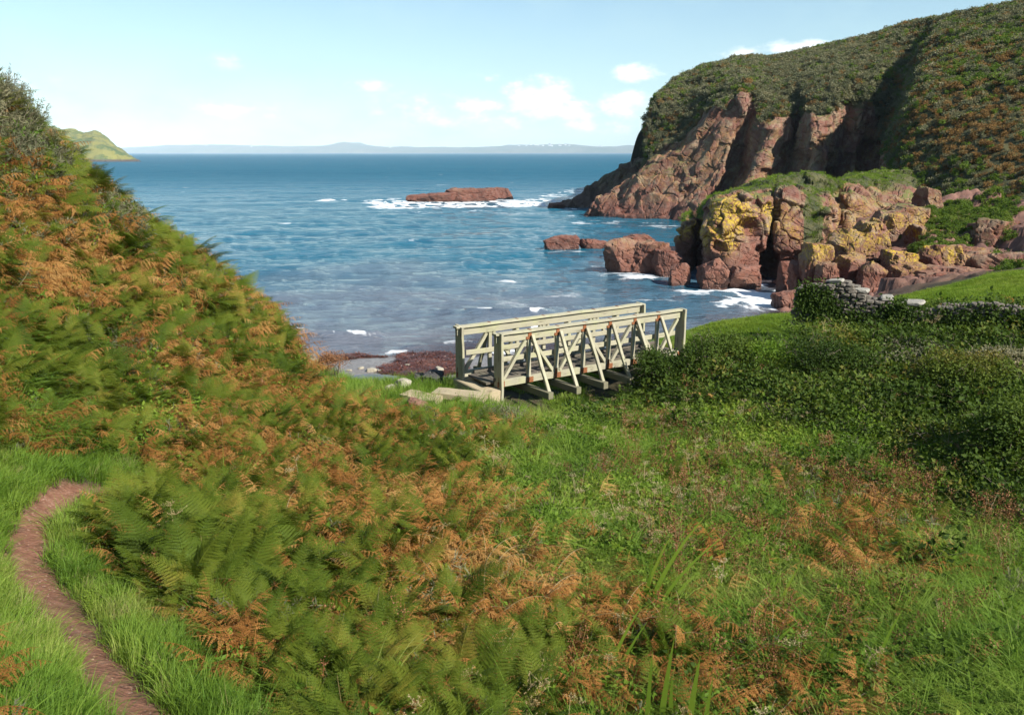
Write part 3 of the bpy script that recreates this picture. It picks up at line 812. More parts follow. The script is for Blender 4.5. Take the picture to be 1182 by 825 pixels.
for (px, py, wx, wy, amp) in [(622, 116, 42, 26, 1.15), (665, 128, 34, 14, .95), (722, 121, 40, 15, 1.05), (560, 122, 50, 10, .62), (738, 84, 28, 11, .85), (862, 60, 34, 9, .8), (918, 55, 34, 9, 1.0), (480, 125, 60, 22, .42), (270, 126, 90, 12, .42), (430, 98, 40, 8, .4), (560, 88, 26, 7, .4), (690, 145, 60, 12, .5), (560, 140, 70, 14, .5), (265, 70, 40, 10, .25),
                               (1300, 60, 120, 30, .9), (-200, 90, 160, 30, .8), (1600, 150, 200, 40, .9), (-500, 40, 150, 40, .9)]:
    d = at(px, py, 100) - np.array([0, 0, H]); az = math.atan2(d[0], d[1]); el = math.atan2(d[2], math.hypot(d[0], d[1]))
    a = k.math('DIVIDE', k.math('SUBTRACT', azn, az), wx / F); b = k.math('DIVIDE', k.math('SUBTRACT', eln, el), wy / F)
    e = k.math('SQRT', k.math('ADD', k.math('MULTIPLY', a, a), k.math('MULTIPLY', b, b)))
    v = k.math('MULTIPLY', k.math('SUBTRACT', 1.25, e), amp)
    mask = v if mask is None else k.math('MAXIMUM', mask, v)
cl = k.mr(k.math('ADD', mask, k.math('MULTIPLY', k.math('SUBTRACT', cn, .5), 3.0)), .08, 1.15)
cl = k.math('MULTIPLY', cl, k.mr(mask, 0.0, .35))
thin = k.math('ADD', k.math('MULTIPLY', k.mr(cn2, .42, .75), .25), k.math('MULTIPLY', k.mr(eln, .30, -.02), .55), True)
skyc = k.mix(1.0, sky.outputs[0], SKY_TINT, 'MULTIPLY')
shade = k.mr(cn, .35, .62, .78, 1.0)
cc = k.n('ShaderNodeVectorMath', operation='SCALE'); cc.inputs[0].default_value = CLOUD; k.link(shade, cc.inputs['Scale'])
c1 = k.mix(thin, skyc, CLOUD_THIN)
c2 = k.mix(k.math('MULTIPLY', cl, .8), c1, cc.outputs[0])
k.link(c2, bg.inputs[0]); bg.inputs[1].default_value = SKY_STR
k.link(bg.outputs[0], wout.inputs[0])

sd = bpy.data.lights.new('sun', 'SUN'); sd.energy = SUN_E; sd.angle = R(.6); sd.color = (1.0, .945, .86)
so = bpy.data.objects.new('sun', sd); COL.objects.link(so)
dirv = Vector((math.sin(SUN_AZ) * math.cos(SUN_EL), math.cos(SUN_AZ) * math.cos(SUN_EL), math.sin(SUN_EL)))
so.rotation_euler = dirv.to_track_quat('Z', 'Y').to_euler(); so.location = (30, -30, 60)

hz = NT('haze')
pv = hz.n('ShaderNodeVolumePrincipled'); pv.inputs['Color'].default_value = (.66, .84, 1.0, 1); pv.inputs['Density'].default_value = HAZE; pv.inputs['Anisotropy'].default_value = -.35
hz.link(pv.outputs[0], hz.out.inputs['Volume'])
bm = bmesh.new(); bmesh.ops.create_cube(bm, size=1.0)
for v in bm.verts:
    v.co = Vector((v.co.x * 27000, v.co.y * 27000, -5.5 + (v.co.z + .5) * 190.0))
hm = bpy.data.meshes.new('haze'); bm.to_mesh(hm); bm.free(); hm.materials.append(hz.m)
link('haze', hm, kind='stuff')
# ------------------------------------------------------------------ weathered wood, rust, stone
def wood_mat(name, lightc, darkc, algae):
    k = NT(name)
    tc = k.n('ShaderNodeTexCoord').outputs['Object']
    oi = k.n('ShaderNodeObjectInfo').outputs['Random']
    uv = k.n('ShaderNodeUVMap').outputs[0]
    mp = k.n('ShaderNodeMapping'); k.link(uv, mp.inputs[0]); mp.inputs['Scale'].default_value = (1.2, 22, 1)
    ofs = k.n('ShaderNodeCombineXYZ'); k.link(k.math('MULTIPLY', oi, 37.0), ofs.inputs[0]); k.link(ofs.outputs[0], mp.inputs['Location'])
    g1 = k.noise(mp.outputs[0], 1.6, 5, .6, .4)
    g2 = k.noise(k.pos(), 2.2, 5, .6)
    g3 = k.noise(k.pos(), 18, 4, .7)
    c = k.mix(g1, darkc, lightc)
    c = k.mix(k.mr(g2, .45, .70, 0, .6), c, algae)
    c = k.mix(k.mr(g3, .60, .78, 0, .55), c, (.42, .40, .33))
    c = k.mix(k.mr(g1, .42, .26, 0, .85), c, (.085, .07, .05))
    c = k.mix(k.mr(k.noise(k.pos(), 5.5, 6, .7), .55, .72, 0, .65), c, (.15, .135, .095))
    c = k.mix(k.math('MULTIPLY', oi, .25), c, (.14, .125, .09))
    return k.done(k.bsdf(c, .85, k.bump(k.math('ADD', g1, k.math('MULTIPLY', g3, .4)), .7, .012), .25))
M['wood'] = wood_mat('weathered_wood', (.45, .425, .31), (.23, .21, .145), (.36, .37, .19))
M['beamwood'] = wood_mat('beam_wood', (.22, .20, .13), (.09, .085, .055), (.16, .17, .075))  # floor beams' shade put into a darker, greenish copy of the timber
M['deckwood'] = wood_mat('deck_wood', (.14, .12, .095), (.06, .05, .042), (.085, .085, .055))
M['step'] = wood_mat('pale_step', (.46, .38, .25), (.30, .23, .14), (.34, .31, .19))
k = NT('rust'); n = k.noise(k.pos(), 30, 4, .7)
M['rust'] = k.done(k.bsdf(k.ramp(n, [(.3, (.10, .035, .015)), (.6, (.24, .095, .04)), (.8, (.33, .19, .10))]), .85, k.bump(n, .5, .01), .2))

class Beam:
    """collects worn timbers; every timber carries a lengthwise uv"""
    def __init__(self): self.bm = bmesh.new(); self.uv = self.bm.loops.layers.uv.new('UVMap')
    def bar(self, a, b, w, h, up=(0, 0, 1), bev=.008, n=6, warp=.006, seed=0):
        a = Vector(a); b = Vector(b); d = b - a; L = d.length; d.normalize()
        s = d.cross(Vector(up))
        if s.length < 1e-4: s = d.cross(Vector((1, 0, 0)))
        s.normalize(); u = s.cross(d).normalized()
        rs = random.Random(seed * 7919 + int(L * 1000) + int(a.x * 977) + int(a.y * 331))
        prof = [(-w / 2 + bev, -h / 2), (w / 2 - bev, -h / 2), (w / 2, -h / 2 + bev), (w / 2, h / 2 - bev), (w / 2 - bev, h / 2), (-w / 2 + bev, h / 2), (-w / 2, h / 2 - bev), (-w / 2, -h / 2 + bev)]
        rings = []
        for i in range(n + 1):
            t = i / n
            ox = rs.uniform(-warp, warp); oz = rs.uniform(-warp, warp)
            rings.append([self.bm.verts.new(a + d * (L * t) + s * (x + ox + rs.uniform(-warp, warp) * .3) + u * (y + oz + rs.uniform(-warp, warp) * .3)) for x, y in prof])
        def setuv(f, t0, t1, q):
            pass
        for i in range(n):
            for j in range(8):
                f = self.bm.faces.new([rings[i][j], rings[i][(j + 1) % 8], rings[i + 1][(j + 1) % 8], rings[i + 1][j]])
                vs = [(i / n * L, j * .06), (i / n * L, (j + 1) * .06), ((i + 1) / n * L, (j + 1) * .06), ((i + 1) / n * L, j * .06)]
                for lp, q in zip(f.loops, vs): lp[self.uv].uv = (q[0], q[1])
        for ring, rev in ((rings[0], True), (rings[-1], False)):
            f = self.bm.faces.new(ring[::-1] if rev else ring)
            for lp in f.loops: lp[self.uv].uv = (lp.vert.co.x * .1, lp.vert.co.z * .5)
        return self
    def build(self, name, mat, parent, **props):
        bmesh.ops.recalc_face_normals(self.bm, faces=self.bm.faces)
        me = bpy.data.meshes.new(name); self.bm.to_mesh(me); self.bm.free(); me.materials.append(mat)
        return link(name, me, parent, **props)

# ------------------------------------------------------------------ footbridge
A0 = at(577, 449, 19.0); A1 = at(783, 409, 22.1)
BZ = (A0[2] + A1[2]) / 2
ux = Vector((A1[0] - A0[0], A1[1] - A0[1])); BL = ux.length
brot = math.atan2(ux.y, ux.x)
br = root('footbridge', (A0[0], A0[1], BZ), brot, label='weathered wooden truss footbridge with lichen-pale rails and rusty brackets crossing the stream above the beach', category='footbridge')
br['label'] = 'weathered pale wooden truss footbridge with rusty brackets crossing the gully above the beach'
BW = 1.25; HT = 1.32
NX = [BL * i / 7 for i in range(8)]
SKEW = -.40
def truss(y, out):
    """out = -1 for the side facing the viewer, +1 for the far side"""
    X0 = SKEW if out > 0 else 0.0
    NX = [BL * i / 7 + X0 for i in range(8)]
    bc = Beam().bar((X0 - .05, y, .09), (X0 + BL + .05, y, .09), .11, .17, n=14).build('bottom_chord', M['wood'], br)
    t = Beam(); t.bar((X0 - .12, y, HT - .115), (X0 + BL + .1, y, HT - .115), .08, .19, n=14)
    tc = t.build('top_chord', M['wood'], br)
    Beam().bar((X0 - .16, y, HT + .012), (X0 + BL + .12, y, HT + .012), .20, .05, n=14).build('handrail', M['wood'], br)
    for i in range(1, 7):
        Beam().bar((NX[i], y, .18), (NX[i], y, HT - .215), .095, .085, (0, 1, 0), seed=i).build('upright', M['wood'], br)
    for a, b in [(1, 0), (1, 2), (3, 2), (3, 4), (5, 4), (5, 6), (7, 6)]:
        sg = .055 if a > b else -.055
        xa = NX[a] + (-.10 if a > b else .10); xb = NX[b] + (.10 if a > b else -.10)
        Beam().bar((xa, y - .012 * out, HT - .225), (xb, y - .012 * out, .185), .08, .10, (0, 1, 0), seed=a * 9 + b).build('diagonal_brace', M['wood'], br)
    for i in range(1, 7):
        Beam().bar((NX[i] + .04, y + out * .10, HT - .10), (NX[i] + .10, y + out * .86, -.24), .085, .075, (0, 1, 0), seed=i + 50, warp=.01).build('outrigger_brace', M['wood'], br)
    # knee-height and waist rails on the walkway side
    for z in (.66,):
        Beam().bar((X0 + .1, y - out * .085, z), (X0 + BL - .1, y - out * .085, z), .035, .13, n=12, seed=3).build('side_rail', M['wood'], br)
    for x, sd in ((X0, -1), (X0 + BL, 1)):
        Beam().bar((x + sd * .03, y + out * .085, -.30), (x + sd * .03, y + out * .085, HT + .05), .20, .07, (1, 0, 0), seed=int(x) + 5).build('end_post', M['wood'], br)
        Beam().bar((x + sd * .03, y - out * .085, -.30), (x + sd * .03, y - out * .085, HT + .02), .20, .065, (1, 0, 0), seed=int(x) + 6).build('end_post', M['wood'], br)
    for i in range(1, 7):
        b = Beam()
        rs = random.Random(i * 31 + int(out))
        b.bar((NX[i], y + out * .050, HT - .20), (NX[i], y + out * .050, HT - .20 + .17 + .05 * rs.random()), .015, .10, (1, 0, 0), .002, 1, 0)
        b.bar((NX[i] - .11, y + out * .052, HT - .165), (NX[i] + .11, y + out * .052, HT - .165), .016, .065, (0, 0, 1), .002, 1, 0)
        b.bar((NX[i] - .02, y + out * .02, HT + .038), (NX[i] + .02, y + out * .02, HT + .038), .15, .012, (0, 0, 1), .002, 1, 0)
        b.build('bracket', M['rust'], tc)
    for i in range(0, 8):
        b = Beam()
        b.bar((NX[i] - .10, y + out * .064, .085), (NX[i] + .10, y + out * .064, .085), .014, .14, (0, 0, 1), .002, 1, 0)
        if i % 2 == 0: b.bar((NX[i] - .04, y + out * .066, .02), (NX[i] - .04, y + out * .066, .27), .014, .07, (1, 0, 0), .002, 1, 0)
        b.build('bracket', M['rust'], bc)
truss(0.0, -1); truss(BW, 1)
for i in range(1, 7):
    Beam().bar((NX[i] + .05, -.92, -.13), (NX[i] + .05 + SKEW * .8, BW + 1.0, -.13), .15, .17, n=8, seed=i).build('floor_beam', M['beamwood'], br)
for y in (.35, BW / 2, BW - .35):
    Beam().bar((-.2, y, .005), (BL + .2, y, .005), .09, .08, n=8).build('stringer', M['deckwood'], br)
d = Beam(); x = -.22; i = 0
while x < BL + .15:
    d.bar((x, .16, .085), (x, BW - .16, .085), .145, .05, (0, 0, 1), .005, 3, .004, seed=i); x += .158; i += 1
d.build('deck', M['deckwood'], br)
for y in (.13, BW - .13):
    Beam().bar((-.1, y, .16), (BL + .1, y, .16), .05, .09, n=10, seed=9).build('kerb_rail', M['deckwood'], br)
# abutments that carry both ends
for x0, x1 in ((-.55, -.06), (BL + .06, BL + .5)):
    Beam().bar(((x0 + x1) / 2, -.15, -.28), ((x0 + x1) / 2, BW + .15, -.28), x1 - x0, .50, (0, 0, 1), .02, 6, .01).build('abutment', M['step'], br)

# steps on the near side of the bridge
st = Beam().bar((.35, 0, 0), (1.65, 0, 0), .5, .14, n=5, warp=.01)
p = at(527, 452, 18.9); o = st.build('wooden_step', M['step'], None, label='long pale tan step at the foot of the wooden bridge', category='step'); o.location = (p[0] - .85, p[1] - .05, BZ - .06); o.rotation_euler = (0, R(1), R(-16))
p = at(492, 459, 18.4)
o = Beam().bar((-.45, 0, 0), (.45, 0, 0), .5, .15, n=4, warp=.012).build('wooden_step', M['step'], None, label='short pale step below the long one, half lost in grass', category='step'); o.location = (p[0] - .12, p[1], p[2]); o.rotation_euler = (0, R(2), R(-26))
def small_rock(px, py, Y, s, seed, label, mat=None, lich=0, flat=.7):
    p = at(px, py, Y)
    o = boulder('stone', p[0], Y, p[2] - s * .3, s, s * .8, s * flat, seed, seed * .7, lich, 4, amp=.3)
    if mat: o.data.materials.clear(); o.data.materials.append(mat)
    o['label'] = label; o['category'] = 'stone'
    return o
def stone_mat(name, a, b, cc):
    k = NT(name); p = k.pos(); n1 = k.noise(p, 5, 5, .65); n2 = k.noise(p, 22, 4, .7)
    c = k.mix(n1, a, b); c = k.mix(k.mr(n2, .55, .72, 0, .8), c, cc)
    return k.done(k.bsdf(c, .88, k.bump(k.math('ADD', n1, k.math('MULTIPLY', n2, .4)), .8, .04), .25))
M['paleston'] = stone_mat('pale_stone', (.24, .21, .16), (.36, .33, .25), (.46, .44, .38))
M['greyston'] = stone_mat('grey_stone', (.085, .075, .062), (.17, .145, .115), (.30, .28, .22))
M['darkston'] = stone_mat('dark_stone', (.035, .034, .034), (.07, .066, .062), (.13, .12, .11))
small_rock(466, 451, 19.4, .21, 3, 'pointed pale stone in the grass left of the bridge step', M['paleston'], flat=1.0)
small_rock(500, 439, 20.4, .27, 4, 'dark boulder against the far corner post of the bridge', M['darkston'])
small_rock(487, 438, 20.8, .18, 5, 'smaller dark stone left of the dark boulder by the bridge', M['darkston'])
small_rock(452, 450, 19.4, .15, 6, 'small whitish stone left of the pointed pale stone', M['paleston'])
small_rock(480, 470, 17.4, .2, 8, 'reddish stone sunk in grass below the short step', None)
for i, (px, py, Y, s) in enumerate([(428, 406, 34, .2), (416, 404, 34.5, .12), (437, 405, 34, .1), (470, 400, 35, .13), (446, 413, 32.5, .12), (507, 403, 34, .22), (402, 408, 34, .1), (380, 396, 36, .1), (455, 418, 32, .12), (520, 412, 31, .14), (490, 398, 35, .1)]):
    p = at(px, py, Y); g = gz(p[0], Y)
    o = boulder('pebble', p[0], Y, g - s * .15, s * 1.2, s * .8, s * .5, 60 + i, i, 0, 3, amp=.2); o.data.materials.clear(); o.data.materials.append(M['paleston'])
    o['label'] = 'pale rounded stone lying on the grey beach among the seaweed'; o['category'] = 'stone'; o['group'] = 'pale stones on the beach'

# ------------------------------------------------------------------ dry-stone wall
WA = at(919, 384, 23.0)[:2]; WBp = at(1182, 394, 20.5)[:2]
wd_ = (WBp - WA); wl = np.linalg.norm(wd_); wd_ = wd_ / wl; wl = 11.0
wn = np.array([wd_[1], -wd_[0]])   # towards the viewer
wrot = math.atan2(wd_[1], wd_[0])
wall = root('stone_wall', (WA[0], WA[1], gz(*WA)), wrot, label='ruined dry-stone field wall with pale capstones, half buried in ivy', category='wall')
def wall_h(x): return 1.30 + .10 * math.sin(x * 1.7) - .05 * x * .4 + (.22 if x < 1.4 else 0) - (.18 if 2.8 < x < 3.4 else 0)
def wall_g(x):
    q = WA + wd_ * x
    return gz(*q) - gz(*WA)
bm = bmesh.new()
rs = random.Random(4)
_tb = bmesh.new(); bmesh.ops.create_icosphere(_tb, subdivisions=2, radius=1)
_tv = [Vector([math.copysign(abs(q) ** .45, q) for q in v.co]) for v in _tb.verts]; _tf = [[v.index for v in f.verts] for f in _tb.faces]; _tb.free()
def stone(bm, c, s, rot):
    c = Vector(c)
    vs = [bm.verts.new(c + rot @ Vector((q.x * s[0] * rs.uniform(.9, 1.1), q.y * s[1] * rs.uniform(.9, 1.1), q.z * s[2] * rs.uniform(.9, 1.1)))) for q in _tv]
    for f in _tf: bm.faces.new([vs[i] for i in f])
for side_ in (-1, 1):
    z = -.15
    row = 0
    while z < 1.5:
        hh = rs.uniform(.07, .13); x = rs.uniform(-.1, .1)
        while x < wl:
            L = rs.uniform(.12, .30)
            if z + hh < wall_h(x):
                stone(bm, (x + L / 2, side_ * (.24 - .04 * z) + rs.uniform(-.03, .03), z + hh / 2 + wall_g(x)), (L / 2 * .98, .15, hh / 2 * .98), Euler((rs.uniform(-.1, .1), rs.uniform(-.08, .08), rs.uniform(-.1, .1))).to_matrix())
            x += L
        z += hh * .93; row += 1
for z in np.arange(-.1, 1.35, .16):
    for y in (-.12, .12):
        stone(bm, (rs.uniform(-.02, .06), y, z), (.16, .15, .085), Euler((rs.uniform(-.1, .1), rs.uniform(-.1, .1), rs.uniform(-.2, .2))).to_matrix())
me = bpy.data.meshes.new('stonework'); bm.to_mesh(me); bm.free(); me.materials.append(M['greyston']); link('stonework', me, wall)
M['capston'] = stone_mat('capstone', (.20, .185, .155), (.32, .30, .25), (.50, .48, .43))
x = .75
while x < 3.3:
    L = rs.uniform(.25, .6)
    if rs.random() < .8:
        bm = bmesh.new()
        stone(bm, (0, 0, 0), (L / 2, rs.uniform(.18, .28), rs.uniform(.035, .07)), Euler((rs.uniform(-.1, .1), rs.uniform(-.12, .12), rs.uniform(-.2, .2))).to_matrix())
        me = bpy.data.meshes.new('capstone'); bm.to_mesh(me); bm.free(); me.materials.append(M['capston'])
        link('capstone', me, wall).location = (x + L / 2, rs.uniform(-.05, .1), wall_h(x) + wall_g(x) + .02)
    x += L + rs.uniform(0, .35)
# ------------------------------------------------------------------ plants
class PB:
    """vertex / face lists of one plant"""
    def __init__(self): self.v = []; self.f = []; self.mi = []; self.m = 0
    def quad(self, a, b, c, d):
        i = len(self.v); self.v += [a, b, c, d]; self.f.append((i, i + 1, i + 2, i + 3)); self.mi.append(self.m)
    def tri(self, a, b, c):
        i = len(self.v); self.v += [a, b, c]; self.f.append((i, i + 1, i + 2)); self.mi.append(self.m)
    def leaf(self, p, d, n, L, w, fold=.15):
        """a pointed leaf: base p, direction d, face normal n"""
        s = d.cross(n)
        if s.length < 1e-5: s = d.orthogonal()
        s.normalize()
        m = p + d * (L * .45) - n * (L * .06)
        self.quad(p, m + s * (w / 2) + n * (fold * w), p + d * L - n * (L * .12), m - s * (w / 2) + n * (fold * w))
    def strip(self, pts, ws, side):
        i0 = len(self.v); n = len(pts)
        for p, w in zip(pts, ws):
            self.v += [p - side * (w / 2), p + side * (w / 2)]
        for k_ in range(n - 1):
            a = i0 + 2 * k_; self.f.append((a, a + 1, a + 3, a + 2)); self.mi.append(self.m)
    def tube(self, pts, rads):
        i0 = len(self.v); n = len(pts)
        for j, p in enumerate(pts):
            d = (pts[min(j + 1, n - 1)] - pts[max(j - 1, 0)]).normalized(); a = d.orthogonal().normalized(); b = d.cross(a)
            for q in range(3):
                t = q * 2.0944; self.v.append(p + (a * math.cos(t) + b * math.sin(t)) * rads[j])
        for j in range(n - 1):
            for q in range(3):
                a = i0 + j * 3 + q; b = i0 + j * 3 + (q + 1) % 3
                self.f.append((a, b, b + 3, a + 3)); self.mi.append(self.m)
    def mesh(self, name, *mats):
        me = bpy.data.meshes.new(name)
        me.from_pydata([tuple(v) for v in self.v], [], self.f)
        for m in mats: me.materials.append(m)
        me.polygons.foreach_set('material_index', self.mi); me.update()
        return me

def rv(rs, s=1.0): return Vector((rs.uniform(-1, 1), rs.uniform(-1, 1), rs.uniform(-1, 1))) * s

def tuft(seed, n, rad, h0, h1, w, lean, mats, bend=.8, seg=4):
    rs = random.Random(seed); pb = PB()
    wind = Vector((.30, .12, 0)) * lean
    for i in range(n):
        a = rs.uniform(0, 6.283); r = rad * math.sqrt(rs.random())
        b = Vector((r * math.cos(a), r * math.sin(a), -.03))
        out = Vector((math.cos(a), math.sin(a), 0)) * rs.uniform(.1, .9) * lean + wind + rv(rs, .25)
        h = rs.uniform(h0, h1); ww = w * rs.uniform(.6, 1.3)
        sd = Vector((-out.y, out.x, 0)); sd = (sd.normalized() if sd.length > 1e-3 else Vector((1, 0, 0)))
        sd = (sd + rv(rs, .5)).normalized()
        pts = []; ws = []
        for k_ in range(seg + 1):
            t = k_ / seg
            pts.append(b + Vector((out.x, out.y, 0)) * (h * bend * t * t) + Vector((0, 0, h * (t - .32 * bend * lean * t * t * t))))
            ws.append(ww * (1 - t ** 1.8) + .0006)
        pb.strip(pts, ws, sd)
    return pb.mesh('tuft', *mats)

def frond_pb(pb, seed, L, stipe, brown=False, base=Vector((0, 0, 0)), az=0.0, lean0=.25, lean1=1.45, side_m=0, stem_m=1):
    """one bracken frond: bare stalk, then pairs of toothed side leaflets along an arching rib"""
    rs = random.Random(seed)
    ca, sa = math.cos(az), math.sin(az)
    npin = 19 if not brown else 14
    pts = []; p = base.copy(); n = 22; tot = L + stipe
    bx = rs.uniform(-.25, .25)
    tang = []
    for i in range(n + 1):
        t = i / n
        a = lean0 + (lean1 - lean0) * t ** 1.4 + (0.5 * t * t if brown else 0)
        d = Vector((math.sin(a) * ca, math.sin(a) * sa, math.cos(a))) + Vector((-sa, ca, 0)) * (bx * t)
        d.normalize(); tang.append(d); pts.append(p.copy()); p = p + d * (tot / n)
    pb.m = stem_m
    pb.tube(pts[::2], [.0055 * (1 - .8 * i / 11) for i in range(12)][:len(pts[::2])])
    pb.m = side_m
    side = Vector((-sa, ca, 0))
    t0 = stipe / tot
    for k_ in range(npin):
        u = k_ / (npin - 1); t = t0 + (1 - t0) * (u * .97)
        x = t * n; i = min(int(x), n - 1); q = pts[i].lerp(pts[i + 1], x - i); d = tang[i]
        nrm = side.cross(d).normalized()
        if nrm.z < 0: nrm = -nrm
        env = (1 - u) ** .85 * (.72 + .28 * min(1, u * 6)) + .03
        pl = L * .42 * env
        for sg in (-1, 1):
            if brown and rs.random() < .12: continue
            pd = (side * sg * 1.0 + d * (.35 + .3 * u) - nrm * rs.uniform(-.05, .25)).normalized()
            if brown: pd = (pd + rv(rs, .38) - Vector((0, 0, .25))).normalized()
            cur = rs.uniform(.1, .5) if not brown else rs.uniform(.5, 1.9)
            m = max(3, int(pl / (.016 if not brown else .017)))
            w = pl * .27 if not brown else pl * .15
            w = min(w, .055)
            c = q.copy(); dd = pd.copy()
            st = pl / m
            for j in range(m):
                s = j / m
                dd = (dd - nrm * (cur / m) + (rv(rs, .12) if brown else rv(rs, .02))).normalized()
                sn = dd.cross(nrm).normalized()
                ll = w * (1 - s) ** .7 * (.8 + .2 * rs.random()) + .004
                for s2 in (-1, 1):
                    e = (sn * s2 + dd * .45 - nrm * (rs.uniform(.0, .25) if not brown else rs.uniform(-.2, .7))).normalized()
                    a = c; b = c + dd * (st * .78)
                    tip = c + e * ll + dd * (st * .25)
                    pb.quad(a, a + e * ll * .55 - dd * st * .06, tip, b + e * ll * .35)
                c = c + dd * st
            pb.tri(c, c + dd * st * 1.2 + rv(rs, .002), c + dd.cross(nrm) * st * .4)

def frond(seed, L, stipe, brown, **kw):
    pb = PB(); frond_pb(pb, seed, L, stipe, brown, **kw)
    return pb.mesh('frond', M['fernb'] if brown else M['fern'], M['straw'] if brown else M['fern'])

def fern_clump(seed, n, L, brown):
    rs = random.Random(seed); pb = PB()
    for i in range(n):
        b = brown if rs.random() < .94 else not brown
        frond_pb(pb, seed * 50 + i, L * rs.uniform(.75, 1.15), rs.uniform(.15, .38), b, Vector((rs.uniform(-.12, .12), rs.uniform(-.12, .12), -.04)), rs.uniform(0, 6.283), rs.uniform(.05, .5), rs.uniform(1.0, 1.75), 2 if b else 0, 2 if b else 0)
    return pb.mesh('bracken_clump', M['fern'], M['fern'], M['fernb'])

def leafy(seed, n, rx, rz, L, w, mats, twig=0, flat=.5, nst=6):
    """a clump of many small leaves on arching stems"""
    rs = random.Random(seed); pb = PB()
    pb.m = 1 if twig else 0
    stems = []
    for i in range(nst):
        a = rs.uniform(0, 6.283); e = Vector((math.cos(a) * rx * rs.uniform(.3, 1), math.sin(a) * rx * rs.uniform(.3, 1), rz * rs.uniform(.5, 1.05)))
        mid = Vector((e.x * .35, e.y * .35, e.z * .75)) + rv(rs, rx * .15)
        pts = [Vector((0, 0, -.05)), mid * .5, mid, (mid + e) * .5 + Vector((0, 0, rz * .05)), e]
        stems.append(pts)
        if twig: pb.tube(pts, [twig, twig * .8, twig * .65, twig * .5, twig * .25])
    pb.m = 0
    for i in range(n):
        pts = rs.choice(stems); x = (rs.random() ** .6) * 3.999; j = int(x)
        p = pts[j].lerp(pts[j + 1], x - j) + rv(rs, .16 * rx + L * .4)
        if p.z < 0: p.z = abs(p.z)
        d = (rv(rs) + Vector((p.x / rx, p.y / rx, .1)) * .8).normalized()
        nn = (Vector((0, 0, 1)) * flat + rv(rs, 1.0) + Vector((p.x / rx, p.y / rx, 0)) * .4).normalized()
        pb.leaf(p, d, nn, L * rs.uniform(.55, 1.25), w * rs.uniform(.6, 1.25))
    return pb.mesh('leaf_clump', *mats)

def needle_clump(seed, n, rx, rz, L, mats, w=.02, nst=16):
    """gorse / heather: stiff upright sprigs with short spines"""
    rs = random.Random(seed); pb = PB()
    for i in range(nst):
        a = rs.uniform(0, 6.283); r = rx * math.sqrt(rs.random())
        b = Vector((r * .4 * math.cos(a), r * .4 * math.sin(a), 0)); e = Vector((r * math.cos(a), r * math.sin(a), rz * rs.uniform(.5, 1.1) * (1 - .45 * (r / rx) ** 2)))
        pb.m = 1; pb.tube([b, b.lerp(e, .55) + rv(rs, .03), e], [w * .35, w * .25, w * .1]); pb.m = 0
        for j in range(n // nst):
            t = rs.uniform(.25, 1.0) ** .7; p = b.lerp(e, t) + rv(rs, .05 * rx)
            d = ((e - b).normalized() * .7 + rv(rs, .9)).normalized()
            pb.leaf(p, d, rv(rs).normalized(), L * rs.uniform(.5, 1.2), w)
    return pb.mesh('sprig_clump', *mats)

def dock(seed, h):
    """a withered seeding stalk with rusty clusters"""
    rs = random.Random(seed); pb = PB()
    for q in range(rs.choice((1, 2, 2, 3))):
        b = Vector((rs.uniform(-.08, .08), rs.uniform(-.08, .08), 0)); tp = b + Vector((rs.uniform(-.12, .18), rs.uniform(-.1, .1), h * rs.uniform(.75, 1.1)))
        pb.tube([b, b.lerp(tp, .5) + rv(rs, .015), tp], [.006, .005, .002])
        for i in range(90):
            t = rs.uniform(.42, 1.0); r = .075 * (1.1 - t) + .018
            p = b.lerp(tp, t) + Vector((rs.gauss(0, r), rs.gauss(0, r), rs.gauss(0, .015)))
            pb.leaf(p, rv(rs).normalized(), rv(rs).normalized(), rs.uniform(.012, .03), rs.uniform(.010, .022))
    return pb.mesh('dock', M['dock'])

def umbel(seed, h):
    rs = random.Random(seed); pb = PB(); tp = Vector((rs.uniform(-.1, .15), rs.uniform(-.1, .1), h))
    pb.tube([Vector((0, 0, 0)), tp * .5 + rv(rs, .02), tp], [.006, .005, .003])
    for br_ in range(3):
        c = tp if br_ == 0 else tp * rs.uniform(.6, .85) + Vector((rs.uniform(-.12, .12), rs.uniform(-.12, .12), .05))
        for i in range(14):
            e = c + Vector((rs.gauss(0, .05), rs.gauss(0, .05), rs.uniform(.03, .06)))
            pb.tube([c, e], [.0018, .001])
            for j in range(3): pb.leaf(e + rv(rs, .008), rv(rs).normalized(), Vector((0, 0, 1)), .016, .014)
    return pb.mesh('umbel', M['straw'])

def flake(seed):
    rs = random.Random(seed); pb = PB()
    for i in range(26):
        a = rs.uniform(0, 6.283); d = Vector((math.cos(a), math.sin(a), 0)); p = Vector((rs.gauss(0, .12), rs.gauss(0, .12), rs.uniform(.0, .05)))
        L = rs.uniform(.08, .28); pts = [p + d * (L * t) + Vector((rs.uniform(-.02, .02), rs.uniform(-.02, .02), rs.uniform(0, .05))) for t in (0, .33, .66, 1)]
        pb.strip(pts, [.02, .05, .045, .01], d.cross(Vector((0, 0, 1))))
    return pb.mesh('kelp', M['kelp'])

# ------------------------------------------------------------------ scattering of uncountable cover
def protos(name, meshes):
    c = bpy.data.collections.new(name)
    for i, me in enumerate(meshes):
        o = bpy.data.objects.new('%s_%02d' % (name, i), me); c.objects.link(o)
    return c, len(meshes)

